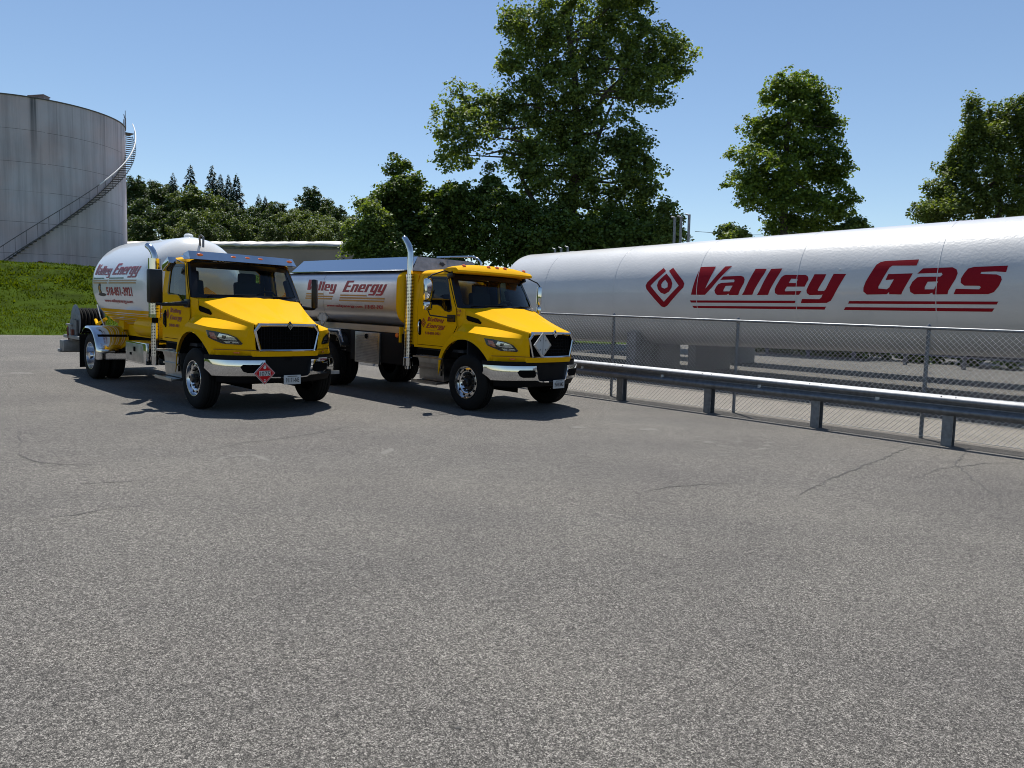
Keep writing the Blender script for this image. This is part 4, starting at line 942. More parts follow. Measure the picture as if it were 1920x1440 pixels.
    last = rows[-1]; mb.grid([last, [(p[0]+.004, p[1], p[2]-.05) for p in last]])
    hood = mb.build('hood', yel, root, sharp=22)
    mb = MB()
    for s in s_all:
        mb.add([(.80, s*.06, 1.541), (.80, s*.24, 1.531), (.87, s*.24, 1.512), (.87, s*.09, 1.518)], [(0, 1, 2, 3)])
    mb.build('hood_vent', M['yellow_seam'], hood)
    # ---- lower nose behind grille (black) and grille
    gx = 1.062
    GO = [(-.515, 1.475), (.515, 1.475), (.60, 1.35), (.51, 1.015), (-.51, 1.015), (-.60, 1.35)]
    GI = [(-.48, 1.432), (.48, 1.432), (.556, 1.338), (.477, 1.045), (-.477, 1.045), (-.556, 1.338)]
    bow = lambda y: -.06*(y/.6)**2
    mb = MB(); n = 6
    def fr(P, dx): return [(gx+bow(y)+dx, y, z) for y, z in P]
    def dens(P):
        out = []
        for i in range(len(P)):
            a, b = P[i], P[(i+1) % len(P)]; m_ = 6 if abs(a[0]-b[0]) > .5 else 1
            for k in range(m_): out.append((lerp(a[0], b[0], k/m_), lerp(a[1], b[1], k/m_)))
        return out
    o_, i_ = dens(GO), dens(GI)
    mb.grid([fr(o_, -.05), fr(o_, .0), fr([(lerp(a[0], b[0], .5), lerp(a[1], b[1], .5)) for a, b in zip(o_, i_)], .012), fr(i_, .0), fr(i_, -.07)], True, smooth=False)
    gr = mb.build('grille', M['chrome'], root)
    mb = MB(); mb.add(fr(i_, -.06), [tuple(range(len(i_)))]); mb.build('grille_insert', M['matte_black'], gr)
    mb = MB()
    for k in range(5):
        z = 1.10+k*.06; hw = interp(z, [(1.045, .475), (1.338, .55)]); mb.grid([[(gx+bow(y)-.045+d, y, z+e) for y in np.linspace(-hw, hw, 9)] for d, e in ((0, -.008), (.012, 0), (0, .008))])
    for k in range(-10, 11):
        y = k*.047; mb.box((gx-.05, y, 1.235), (.008, .006, .37))
    mb.build('grille_mesh', M['rough_black'], gr)
    # emblem: diamond
    mb = MB(); d = .062; ex = gx+.03; ez = 1.445; D = lambda r, dx: [(ex+dx, 0, ez+r*1.15), (ex+dx, r*.85, ez), (ex+dx, 0, ez-r*1.15), (ex+dx, -r*.85, ez)]
    mb.add(D(d, 0)+D(d, -.03), [(0, 1, 2, 3), (0, 4, 5, 1), (1, 5, 6, 2), (2, 6, 7, 3), (3, 7, 4, 0)]); em = mb.build('emblem', M['chrome'], gr)
    mb = MB(); mb.add(D(d*.78, .002), [(0, 1, 2, 3)]); mb.build('emblem_field', M['ink'], em)
    mb = MB(); mb.lathe([(.017, .004), (.024, .004)], 'x', (ex, 0, ez), 16); mb.bb(ex+.003, ex+.005, -.02, .02, ez-.006, ez+.006); mb.build('emblem_ring', M['chrome'], em)
    # ---- bumper
    BP = [(.44, 1.175), (.60, 1.12), (.78, .99), (.93, .78), (1.02, .52), (1.055, .25), (1.06, 0)]
    bc = cat(BP, 8); full = [(p.x, -p.y) for p in bc]+[(p.x, p.y) for p in reversed(bc[:-1])]
    mb = MB(); rows = []
    for x, y in full:
        a = abs(y); zb = interp(a, [(0, .555), (.33, .565), (.42, .60), (.7, .605), (1.0, .60), (1.12, .60), (1.18, .72)]); zt = interp(a, [(0, .60), (.28, .605), (.38, .62), (.405, .875), (1.2, .875)])
        zt = max(zt, zb+.03); t_ = (.05 if a > .4 else .03)
        rows.append([(x-.06, y*.97, zb), (x, y, zb+.01), (x+.018, y*1.0, lerp(zb, zt, .3)), (x+.018, y, lerp(zb, zt, .72)), (x+.004, y, zt-.005), (x-.07, y*.97, zt)])
    mb.grid(rows); bmp = mb.build('bumper', M['chrome'], root, sharp=50)
    mb = MB(); rows = []
    for x, y in full:
        if abs(y) < .44: rows.append([(x-.045, y, .58), (x-.045, y, .935)])
    mb.grid(rows, smooth=False); rows = []
    for x, y in full: rows.append([(x-.045, y*.985, .86), (x-.045, y*.985, .945)])
    mb.grid(rows); rows = []
    for x, y in full:
        if abs(y) < 1.1: rows.append([(x-.03, y*.97, .61), (x-.07, y*.94, .50), (x-.25, y*.9, .46)])
    mb.grid(rows); mb.build('bumper_core', M['rough_black'], root)
    def onb(y, dx=.022):
        a = abs(y)
        for p, q in zip(bc, bc[1:]):
            if q.y <= a <= p.y: t = (a-p.y)/(q.y-p.y+1e-9); return lerp(p.x, q.x, t)+dx
        return bc[0].x+dx
    for s in s_all:
        mb = MB(); P = [(.46, .80), (.76, .80), (.80, .765), (.76, .69), (.70, .665), (.48, .665), (.44, .70)]
        V, Fs = flat_shape([P], .04, 0); mb.add([(onb(a)+.003, s*a, z) for a, z in V], Fs); mb.build('fog_lamp_recess', M['matte_black'], bmp)
    # ---- cab shell
    YB = 1.035
    def yw(z): return YB-.10*max(0, (z-1.82)/.75)**1.3
    side = [(-1.72, 1.06), (-1.72, 2.30), (-1.66, 2.49), (-.82, 2.49), (-.76, 2.44), (-.455, 1.86), (-.40, 1.50), (-.60, 1.22), (-.62, 1.06)]
    win = [(-1.44, 1.93), (-1.45, 2.36), (-1.40, 2.43), (-.86, 2.42), (-.80, 2.37), (-.60, 1.87), (-.60, 1.80), (-.68, 1.775), (-.80, 1.80), (-.93, 1.88), (-1.02, 1.90), (-1.40, 1.90)]
    door = [(-1.60, 1.12), (-1.62, 1.8), (-1.58, 2.40), (-1.52, 2.465), (-.86, 2.465), (-.80, 2.42), (-.475, 1.84), (-.44, 1.52), (-.62, 1.24), (-.655, 1.12)]
    mb = MB()
    for s in s_all:
        for off, st in ((0, 0), (-.04, 1)):
            V, Fs = flat_shape([side, door], .12); mb.add([(a, s*(yw(b)+off), b) for a, b in V], Fs)
    roofP = [(-yw(2.49), 2.47), (-yw(2.49)+.02, 2.52), (-.86, 2.565), (-.74, 2.59), (-.4, 2.605), (0, 2.612), (.4, 2.605), (.74, 2.59), (.86, 2.565), (yw(2.49)-.02, 2.52), (yw(2.49), 2.47)]
    rows = []
    for x, sc, dz in ((-1.73, .94, -.10), (-1.71, .97, -.04), (-1.66, .99, -.005), (-1.2, 1, 0), (-.9, 1, 0), (-.78, .995, -.012), (-.72, .985, -.045)):
        rows.append([(x+.10*(1-(y/.95)**2)*(1 if x > -.95 else 0)*(x+.95)/.23, y*sc, 2.47+(z-2.47)*(1+dz*8)+(-.0 if z < 2.48 else dz*.2)) for y, z in roofP])
    mb.grid(rows)
    # back wall with window
    bwv = [(-.93, 1.06), (-.93, 2.45), (.93, 2.45), (.93, 1.06)]; bww = [(-.84, 1.84), (-.84, 2.36), (-.77, 2.42), (.77, 2.42), (.84, 2.36), (.84, 1.84), (.77, 1.78), (-.77, 1.78)]
    for dx in (-1.725, -1.69):
        V, Fs = flat_shape([bwv, bww]); mb.add([(dx, a, b) for a, b in V], Fs)
    for s in s_all: mb.grid([[(-1.72, s*yw(z), z), (-1.725, s*.92, z)] for z in np.linspace(1.06, 2.47, 6)])
    # cowl between windscreen and hood
    mb.grid([[(-.42+.26*(1-(y/1.0)**2)+d, y*f, z) for y in np.linspace(-1, 1, 17)] for d, z, f in ((-.04, 1.865, 1.0), (.05, 1.80, .98))])
    for s in s_all:
        mb.grid([[(-.46, s*yw(1.86), 1.86), (-.30, s*.96, 1.83)], [(-.41, s*1.03, 1.50), (-.28, s*.975, 1.52)], [(-.62, s*1.03, 1.1), (-.55, s*1.02, 1.15)]])
    body = mb.build('cab_body', yel, root, sharp=30)
    mb = MB(); mb.bb(-1.66, -.30, -.98, .98, 1.02, 1.07); mb.bb(-.30, -.27, -.9, .9, .9, 1.80)
    mb.build('cab_floor', M['interior'], root)
    # doors
    for s in s_all:
        mb = MB(); V, Fs = flat_shape([[(a*1.0, b) for a, b in door], win], .12)
        n_ = len(V); mb.add([(a, s*(yw(b)+.012), b) for a, b in V]+[(a, s*(yw(b)-.03), b) for a, b in V], Fs+[[i+n_ for i in reversed(f)] for f in Fs])
        for L in (door, win): mb.grid([[(a, s*(yw(b)+.012), b) for a, b in L], [(a, s*(yw(b)-.03), b) for a, b in L]], True, smooth=False)
        d = mb.build('door', yel, root, sharp=30)
        mb = MB(); g0 = [(a+.012*(1 if a < -1.1 else -1), b) for a, b in door]
        cx = sum(a for a, b in door)/len(door); cz = sum(b for a, b in door)/len(door)
        big = [(cx+(a-cx)*1.022, cz+(b-cz)*1.014) for a, b in door]; V, Fs = flat_shape([big, [(cx+(a-cx)*.985, cz+(b-cz)*.99) for a, b in door]], .12)
        mb.add([(a, s*(yw(b)+.004), b) for a, b in V], Fs); mb.build('door_seal', M['matte_black'], d)
        wx = sum(a for a, b in win)/len(win); wz = sum(b for a, b in win)/len(win)
        V, Fs = flat_shape([[(wx+(a-wx)*1.03, wz+(b-wz)*1.04) for a, b in win], [(wx+(a-wx)*.95, wz+(b-wz)*.93) for a, b in win]], .12); mb = MB(); mb.add([(a, s*(yw(b)+.014), b) for a, b in V], Fs); mb.build('window_seal', M['black'], d)
        V, Fs = flat_shape([[(wx+(a-wx)*.97, wz+(b-wz)*.97) for a, b in win]], .12); mb = MB(); mb.add([(a, s*(yw(b)-.0), b) for a, b in V], Fs); mb.build('window_pane', M['side_glass'], d)
        hx = -1.53; mb = MB(); P = [(hx+.045*math.cos(a)*1, 1.455+(.11 if math.sin(a) > 0 else -.11)+.045*math.sin(a)) for a in np.linspace(0, 2*math.pi, 20, endpoint=False)]
        mb.prism(P, lambda a, b: (a, s*(yw(b)+.020), b), lambda a, b: (a, s*(yw(b)+.008), b)); h = mb.build('door_handle', M['matte_black'], d)
        mb = MB(); mb.tube([(hx-.01, s*(YB+.03), 1.34), (hx-.01, s*(YB+.045), 1.37), (hx-.01, s*(YB+.045), 1.53), (hx-.01, s*(YB+.03), 1.56)], .012, 8); mb.build('grab', M['chrome'] if truck == 2 else M['black'], h)
    # dark lining of the cab
    mb = MB(); V, Fs = flat_shape([[(a, b) for a, b in bwv], bww]); mb.add([(-1.682, a, b) for a, b in V], Fs)
    for s in s_all:
        V, Fs = flat_shape([side, win], .12); mb.add([(a, s*(yw(b)-.055), b) for a, b in V], Fs)
    mb.bb(-1.68, -.80, -.86, .86, 2.50, 2.51); mb.build('cab_lining', M['interior'], root)
    # windscreen
    def ws(u, v):   # u -1..1, v 0 bottom 1 top
        yb, yt = 1.005, .905; y = u*lerp(yb, yt, v); xb = -.16-.27*u*u; xt = -.60-.16*u*u
        return Vector((lerp(xb, xt, v)+.015*math.sin(math.pi*v), y, lerp(1.862-.01*u*u, 2.475-.012*u*u, v)))
    mb = MB(); U = np.linspace(-1, 1, 25); Vv = np.linspace(0, 1, 9); mb.grid([[ws(u*.955, .07+v*.84) for u in U] for v in Vv]); mb.build('windshield', M['windshield'], root)
    mb = MB()
    def wf(u, v, o=.006): p = ws(u, v); return (p.x+o, p.y, p.z+o*.5)
    for v0, v1 in ((0, .10), (.86, 1.0)): mb.grid([[wf(u, v) for u in U] for v in (v0, v1)])
    for s in s_all: mb.grid([[wf(u*s, v) for v in np.linspace(0, 1, 10)] for u in (.92, 1.01)])
    for s in s_all: mb.grid([[wf(s*1.01, v) for v in np.linspace(0, 1, 8)], [(ws(s, v).x-.06, s*(yw(lerp(1.86, 2.47, v))+.004), ws(s, v).z) for v in np.linspace(0, 1, 8)]])
    mb.build('windshield_frame', M['black'], root)
    for y0, y1 in ((-.80, -.10), (.10, .72)):
        mb = MB(); a = ws(y0, .03); b_ = ws(y1, .08); o = Vector((.03, 0, .015)); mb.tube([a+o, a+o+Vector((.0, .05, .01)), b_+o], .010, 6); mb.tube([ws(y0+.25, .055)+o, ws(y0+.25, .055)+o+Vector((.01, 0, .01)), ws(y1+.12, .10)+o], .007, 5); mb.build('wiper', M['black'], root)
    # rear window pane + interior
    mb = MB(); mb.add([(-1.707, a, b) for a, b in bww], [tuple(range(len(bww)))]); mb.build('rear_window', M['rear_glass'], root)
    mb = MB(); mb.bb(-.72, -.30, -.96, .96, 1.35, 1.80); mb.tube([(-.62, -.9, 1.80), (-.62, .9, 1.80)], .06, 10); mb.box((-.70, .48, 1.84), (.16, .46, .12)); mb.build('dashboard', M['interior'], root, bevel=.03)
    for y, wd in ((.48, .56), (-.60, .46)):
        mb = MB(); mb.bb(-1.50, -.95, y-wd/2, y+wd/2, 1.28, 1.46); st = mb.build('seat', M['seat'], root, bevel=.05)
        mb = MB(); mb.box((-1.46, y, 1.82), (.15, wd*.94, .74), rot=Matrix.Rotation(R_(-8), 3, 'Y')); mb.build('seat_back', M['seat'], st, bevel=.06)
        mb = MB(); mb.box((-1.52, y, 2.24), (.12, wd*.62, .24)); mb.build('head_rest', M['seat'], st, bevel=.05)
    mb = MB(); c = Vector((-.82, .50, 1.86)); ax = Vector((-.75, 0, .66)).normalized(); e1 = Vector((0, 1, 0)); e2 = ax.cross(e1); mb.tube([c+.21*(math.cos(a)*e1+math.sin(a)*e2) for a in np.linspace(0, 2*math.pi, 33)], .017, 8, caps=False)
    mb.tube([c-.2*e1, c+.2*e1], .014, 6); mb.tube([c, c-ax*.25], .03, 8); mb.build('steering_wheel', M['black'], root)
    # frame rails, axle, underbody
    mb = MB()
    for s in s_all: mb.bb(-7.6, .55, s*.36, s*.45, .72, .98)
    mb.bb(-1.9, .45, -.42, .42, .42, 1.02); mb.tube([(0, -.95, RT-.04), (0, .95, RT-.04)], .06, 10); mb.bb(-1.7, -.45, -.98, .98, .92, 1.06); mb.build('chassis', M['matte_black'], root)
    # steps on both sides
    for s in s_all:
        mb = MB(); mb.bb(-1.62 if truck == 2 else -1.82, -.72, s*.62, s*1.14, .865, .90); a = mb.build('step', M['alu'], root, bevel=.008)
        mb = MB()
        for k in range(5): mb.bb(-1.60, -.78, s*(.70+k*.09), s*(.715+k*.09), .90, .908)
        mb.build('tread_rib', M['dull_alu'], a)
        mb = MB(); x0 = -1.46; mb.add([(x0, s*1.08, .45), (-.72, s*1.08, .45), (-.72, s*1.10, .78), (x0, s*1.10, .78), (x0, s*1.13, .865), (-.72, s*1.13, .865), (x0, s*.6, .5), (-.72, s*.6, .5), (-.72, s*.6, .865), (x0, s*.6, .865)], [(0, 1, 2, 3), (3, 2, 5, 4), (1, 7, 8, 5, 2), (0, 3, 4, 9, 6)]); mb.bb(x0, -.72, s*1.09, s*1.125, .66, .69); mb.build('step_panel', M['alu'], root)
        mb = MB(); mb.bb(-1.50, -.72, s*.96, s*1.26, .40, .435); mb.bb(-1.50, -.72, s*1.24, s*1.262, .39, .45); mb.build('step', M['alu'], root, bevel=.006)
        mb = MB(); mb.bb(-1.44, -.78, s*.78, s*.96, .42, .5); mb.build('step_bracket', M['matte_black'], root)
def lamp_on(root, s, cols):
    def px(x):
        for p, q in zip(cols, cols[1:]):
            if p.x <= x <= q.x: return lerp(p.y, q.y, (x-p.x)/(q.x-p.x+1e-9))
        return cols[-1].y
    # param along the skin by x; nose skin sits at y(x)
    O = [(.40, 1.335), (.55, 1.325), (.72, 1.285), (.80, 1.235), (.86, 1.135), (.845, 1.115), (.66, 1.125), (.60, 1.155), (.53, 1.185), (.455, 1.22)]
    def P(x, z, o): 
        y = px(x); y2 = px(min(x+.02, 1)); t = Vector((.02, y2-y)).normalized(); n_ = Vector((-t.y, t.x)); 
        if n_.x < 0: n_ = -n_
        ins = .030*max(0, (z-1.22)/.22)**2
        return (x-ins*.6+n_.x*o, s*(y-ins+n_.y*o), z)
    def sh(L, o, mat, name, par, cut=.05):
        V, Fs = flat_shape([L], cut, 0); mb = MB(); mb.add([P(a, b, o) for a, b in V], Fs, smooth=False); return mb.build(name, mat, par)
    lp = sh(O, .008, M['black'], 'headlamp', root)
    k = [(.47, 1.305), (.555, 1.295), (.60, 1.19), (.56, 1.195), (.50, 1.22)]; sh(k, .012, M['red_lens'], 'turn_signal', lp)
    k = [(.62, 1.29), (.70, 1.272), (.775, 1.235), (.805, 1.185), (.72, 1.185), (.635, 1.20), (.60, 1.235)]; sh(k, .012, M['lamp'], 'lamp_unit', lp)
    k = [(.67, 1.168), (.81, 1.165), (.825, 1.14), (.70, 1.135)]; sh(k, .012, M['lamp'], 'lamp_unit', lp)
    k = [(.655, 1.262), (.70, 1.255), (.69, 1.205), (.65, 1.212)]; sh(k, .016, M['black'], 'lamp_bezel', lp)
    k = [(.735, 1.158), (.76, 1.158), (.755, 1.142), (.735, 1.142)]; sh(k, .016, M['black'], 'lamp_bezel', lp)
    V, Fs = flat_shape([[(.40+(a-.4)*.99+.003, b) for a, b in O]], .05, 0); mb = MB(); mb.add([P(a, b, .022) for a, b in V], Fs); mb.build('lamp_lens', M['lens'], lp)

def mesh_perf(mb, x, y, r, z0, z1, open_a=None):
    """perforated shield: half cylinder with little dark dimples is done by material"""
    mb.lathe([(r, z0), (r, z1)], 'z', (x, y, 0), 28)
def perf_mat():
    m, nt, b = nmat('perforated_chrome'); b.inputs['Metallic'].default_value = 1; b.inputs['Roughness'].default_value = .18
    tc = N(nt, 'ShaderNodeTexCoord'); sp = N(nt, 'ShaderNodeSeparateXYZ'); nt.links.new(tc.outputs['Object'], sp.inputs[0])
    wz = N(nt, 'ShaderNodeMath', operation='MULTIPLY'); nt.links.new(sp.outputs[2], wz.inputs[0]); wz.inputs[1].default_value = 2*math.pi/.028
    s1 = N(nt, 'ShaderNodeMath', operation='SINE'); nt.links.new(wz.outputs[0], s1.inputs[0])
    gt = N(nt, 'ShaderNodeMath', operation='GREATER_THAN'); nt.links.new(s1.outputs[0], gt.inputs[0]); gt.inputs[1].default_value = -.05
    wx = N(nt, 'ShaderNodeMath', operation='MULTIPLY'); nt.links.new(sp.outputs[0], wx.inputs[0]); wx.inputs[1].default_value = 2*math.pi/.024
    s2 = N(nt, 'ShaderNodeMath', operation='SINE'); nt.links.new(wx.outputs[0], s2.inputs[0]); g2 = N(nt, 'ShaderNodeMath', operation='GREATER_THAN'); nt.links.new(s2.outputs[0], g2.inputs[0]); g2.inputs[1].default_value = -.1
    mm = N(nt, 'ShaderNodeMath', operation='MULTIPLY'); nt.links.new(gt.outputs[0], mm.inputs[0]); nt.links.new(g2.outputs[0], mm.inputs[1])
    mx = N(nt, 'ShaderNodeMix', data_type='RGBA'); nt.links.new(mm.outputs[0], mx.inputs[0]); mx.inputs[6].default_value = (.75, .76, .78, 1); mx.inputs[7].default_value = (.04, .04, .04, 1)
    nt.links.new(mx.outputs[2], b.inputs['Base Color']); return m
M['perf'] = perf_mat()

def placard_flame(mb, x, y, z, s_, mat):
    P = [(0, .5), (.10, .30), (.18, .40), (.30, .12), (.34, -.12), (.24, -.34), (0, -.42), (-.24, -.34), (-.34, -.12), (-.28, .10), (-.16, .02), (-.12, .24)]
    mb.add([(x, y+a*s_, z+b*s_) for a, b in P], [tuple(range(len(P)))], mat)
def xz(side_y): return lambda a, b: (a, side_y, b)
def yz(x): return lambda a, b: (x, a, b)

def door_sign(root, dy=1.035):
    f = lambda a, b: (a, -(dy+.016), b)
    yo = dy+.016
    letters(root, valley(), -1.30, -.80, 1.575, .085, f, M['maroon'])
    letters(root, energy(), -1.345, -.76, 1.45, .085, f, M['maroon'])
    cx, cz = -1.42, 1.545; mb = MB()
    k = .075
    for a_, b_ in ((1.0, .80), (.52, .30)):
        pass
    def dia(r): return [(cx, cz+r*1.25), (cx+r, cz), (cx, cz-r*1.25), (cx-r, cz)]
    V, Fs = flat_shape([dia(k), dia(k*.70)]); mb.add([f(*p) for p in V], Fs); mb.build('logo_diamond', M['maroon'], root)
    mb = MB(); V, Fs = flat_shape([dia(k*.48), dia(k*.2)]); mb.add([f(*p) for p in V], Fs); mb.build('logo_drop', M['maroon'], root)
    textline(root, '518-851-3921', -1.36, -.90, 1.325, .05, f, M['maroon'], .04)
def plate_on(root, txt, y, z, x):
    mb = MB(); mb.bb(x-.006, x, y-.155, y+.155, z-.078, z+.078); p = mb.build('license_plate', M['plate'], root, bevel=.004)
    textline(p, txt, y-.12, y+.12, z-.04, .075, yz(x+.003), M['ink'], .02)
    mb = MB(); mb.bb(x+.001, x+.003, y-.09, y+.09, z+.052, z+.064); mb.build('plate_band', M['ink'], p)

# world placement
TB = Vector((-.711, .703, .015)).normalized(); FW = -TB; LF = Vector((0, 0, 1)).cross(FW).normalized(); UP = FW.cross(LF)
def place(o, org): o.matrix_world = Matrix(((FW.x, LF.x, UP.x, org.x), (FW.y, LF.y, UP.y, org.y), (FW.z, LF.z, UP.z, org.z), (0, 0, 0, 1)))
O1 = Vector((-4.49, 13.11, .03)) - LF*.03; O2 = Vector((-.11, 14.14, -.010)) + FW*.05 + LF*.07

# ================================================================== truck 1: propane bobtail
t1 = empty('propane_truck', (0, 0, 0)); place(t1, O1); tag(t1, 'yellow propane delivery truck with round white tank and red 1075 placard on its bumper', 'tank truck')
build_cab(t1, 1)
for s in (-1, 1): wheel(t1, 0, s); wheel(t1, -5.58, s, True)
# sun visor
mb = MB(); rows = []
for y, dx in ((-1.03, -.22), (-1.0, -.05), (-.9, 0), (-.45, .04), (0, .05), (.45, .04), (.9, 0), (1.0, -.05), (1.03, -.22)):
    zt = 2.655 if abs(y) < 1.02 else 2.60; rows.append([(-.72+dx, y*.97, zt-.01), (-.62+dx*.9, y*.98, zt+.002), (-.49+dx, y, 2.515), (-.50+dx, y, 2.505), (-.72+dx, y*.97, zt-.022)])
mb.grid(rows, smooth=False); vis = mb.build('sun_visor', M['chrome'], t1)
for y in (-.82, -.24, 0.02, .27, .86):
    mb = MB(); xx = -.575+.04*(1-y*y); mb.lathe([(.0, .028), (.022, .026), (.036, .012), (.04, 0)], 'x', (0, 0, 0), 16); V = [Vector((p[0], p[1]*1.55, p[2]*.78)) for p in mb.v]; rt = Matrix.Rotation(R_(-32), 3, 'Y'); mb.v = [tuple((rt @ v)+Vector((xx, y, 2.588))) for v in V]; mb.build('marker_light', M['orange_lens'], vis)
# mirrors: big black heads
for s in (-1, 1):
    mb = MB(); c = Vector((-.74, s*1.51, 2.02)); ry = Matrix.Rotation(s*R_(-14) if s < 0 else R_(52), 3, 'Z')
    mb.box(c, (.10, .25, .57), rot=ry); h = mb.build('mirror', M['black'], t1, bevel=.035)
    mb = MB(); mb.tube([(-.50, s*1.04, 1.74), (-.56, s*1.12, 1.745), (-.68, s*1.40, 1.72), (-.72, s*1.50, 1.735)], [.06, .042, .03, .03], 10); mb.box((-.53, s*1.055, 1.75), (.17, .05, .14)); mb.build('mirror_arm', M['black'], h, bevel=.008)
    mb = MB(); mb.bb(-.86, -.60, s*1.16, s*1.34, 1.752, 1.760); mb.build('mirror_trim', M['chrome'], h)
# chrome blind-spot mirror over the door window
mb = MB(); mb.tube([(-.90, -.96, 2.45), (-1.0, -1.05, 2.50), (-1.14, -1.10, 2.47)], .012, 6); mb.build('door_mirror_arm', M['chrome'], t1)
mb = MB(); mb.box((-1.10, -1.14, 2.42), (.34, .14, .12), rot=Matrix.Rotation(R_(-26), 3, 'Y')); mb.build('door_mirror', M['chrome'], t1, bevel=.02)
# exhaust
mb = MB(); sxk, syk = -2.02, -1.06; mb.lathe([(.060, .57), (.063, .60), (.063, 1.36)], 'z', (sxk, syk, 0), 24); mb.lathe([(.063, 1.48), (.10, 1.50)], 'z', (sxk, syk, 0), 24); stk = mb.build('exhaust_stack', M['chrome'], t1)
mb = MB(); mb.lathe([(.068, .74), (.068, 1.35)], 'z', (sxk, syk, 0), 28); mb.build('heat_shield', M['perf'], stk)
mb = MB(); mb.lathe([(.105, 1.50), (.105, 2.22)], 'z', (sxk, syk, 0), 28); mb.build('heat_shield', M['perf'], stk)
mb = MB(); mb.lathe([(.103, 2.22), (.108, 2.225), (.108, 2.545), (.08, 2.55)], 'z', (sxk, syk, 0), 28); mb.build('collar', M['chrome'], stk)
mb = MB(); mb.lathe([(.108, 1.46), (.108, 1.52)], 'z', (sxk, syk, 0), 24); mb.build('collar', M['chrome'], stk)
mb = MB(); mb.tube([(sxk, syk, 2.5), (sxk, syk, 2.60), (sxk-.03, syk-.01, 2.67), (sxk-.10, syk-.03, 2.74), (sxk-.19, syk-.05, 2.785)], .058, 16, caps=False); mb.build('tail_pipe', M['chrome'], stk)
mb = MB(); mb.lathe([(.055, 1.34), (.055, 1.5)], 'z', (sxk, syk, 0), 20); mb.bb(sxk-.05, sxk+.05, -.9, -.4, 1.38, 1.46); mb.bb(sxk-.04, sxk+.04, -.9, -.4, .66, .72); mb.build('stack_bracket', M['matte_black'], stk)
# tank
ZC, TRD = 2.08, .99
A_SP = 212
mb = MB(); capsule(mb, TRD, -5.94, -2.88, k=.62, n=56, a0=R_(A_SP-360), a1=R_(540-A_SP-0), zc=ZC, nseg=6); 
tk1 = mb.build('tank_shell', M['white_truck'], t1, sharp=60)
mb = MB(); capsule(mb, TRD, -5.94, -2.88, k=.62, n=30, a0=R_(540-A_SP), a1=R_(A_SP), zc=ZC, nseg=6); mb.build('tank_belly', M['yellow'], t1, sharp=60)
def wrap1(h=.004):
    def fn(a, b):
        d = b-ZC; R = TRD+h
        if a < -5.94: R = math.sqrt(max(.01, 1-((a+5.94)/(TRD*.62))**2))*TRD+h
        if abs(d) < R: return (a, -math.sqrt(R*R-d*d), b)
        return (a, 0, b)
    return fn
letters(t1, valley(), -5.86, -4.78, 2.275, .24, wrap1(), M['truck_red'], .03)
letters(t1, energy(), -4.70, -3.08, 2.275, .24, wrap1(), M['truck_red'], .03)
for x0, x1, z, mt in ((-5.9, -5.2, 2.205, 'green_stripe'), (-4.85, -3.95, 2.205, 'green_stripe'), (-5.92, -4.95, 2.155, 'tan'), (-4.85, -3.2, 2.155, 'tan'), (-5.9, -4.98, 2.105, 'gold'), (-4.87, -3.22, 2.105, 'gold')):
    bar(t1, x0, x1, z-.012, z+.012, wrap1(), M[mt])
textline(t1, '518-851-3921', -5.06, -3.48, 1.85, .17, wrap1(), M['truck_red'], .035, .03)
textline(t1, 'www.valleyenergy.com', -5.36, -3.60, 1.70, .07, wrap1(), M['truck_red'], .03, .03)
# small dark and gold emblem beside the number
mb = MB(); w1 = wrap1(.004); mb.add([w1(-5.38+.26*math.cos(a), 1.855+.035*math.sin(a)) for a in np.linspace(0, 2*math.pi, 20, endpoint=False)], [tuple(range(20))]); mb.add([w1(*p) for p in [(-5.55, 1.86), (-5.60, 2.0), (-5.52, 2.10), (-5.44, 2.11), (-5.40, 2.05), (-5.44, 1.98), (-5.36, 1.86)]], [tuple(range(7))]); mb.build('tank_emblem', M['ink'], t1)
mb = MB(); w2 = wrap1(.007); mb.add([w2(*p) for p in [(-5.53, 1.90), (-5.55, 2.0), (-5.50, 2.05), (-5.44, 2.04), (-5.47, 1.97), (-5.43, 1.90)]], [tuple(range(6))]); mb.build('tank_emblem', M['gold'], t1)
mb = MB(); mb.lathe([(.09, ZC+TRD-.02), (.09, ZC+TRD+.05), (.06, ZC+TRD+.08), (0, ZC+TRD+.09)], 'z', (-3.12, 0, 0), 18); mb.build('relief_valve', M['white_truck'], t1)
mb = MB(); x_ = -2.55; mb.tube([(x_, 0, ZC+.78), (x_+.02, -.02, ZC+.98), (x_+.04, 0, ZC+1.02), (x_+.06, .04, ZC+.98), (x_+.10, .02, ZC+.78)], .022, 8); mb.build('lifting_lug', M['galv'], t1)
textline(t1, 'LP GAS', -.22, .22, 2.79, .05, lambda a, b: (-2.49-.13*((b-2.79)/.05)*.3, a, b), M['truck_red'], .03)
mb = MB(); mb.bb(-5.9, -2.6, -.50, .50, .98, 1.22); mb.bb(-3.5, -3.2, -.6, .6, 1.1, 1.3); mb.bb(-5.5, -5.2, -.6, .6, 1.1, 1.3); mb.build('tank_cradle', M['yellow'], t1)
mb = MB(); capsule(mb, .20, -3.9, -2.7, k=.5, n=24, zc=1.22); mb.v = [(x, y-.62, z) for x, y, z in mb.v]; mb.build('air_tank', M['yellow'], t1)
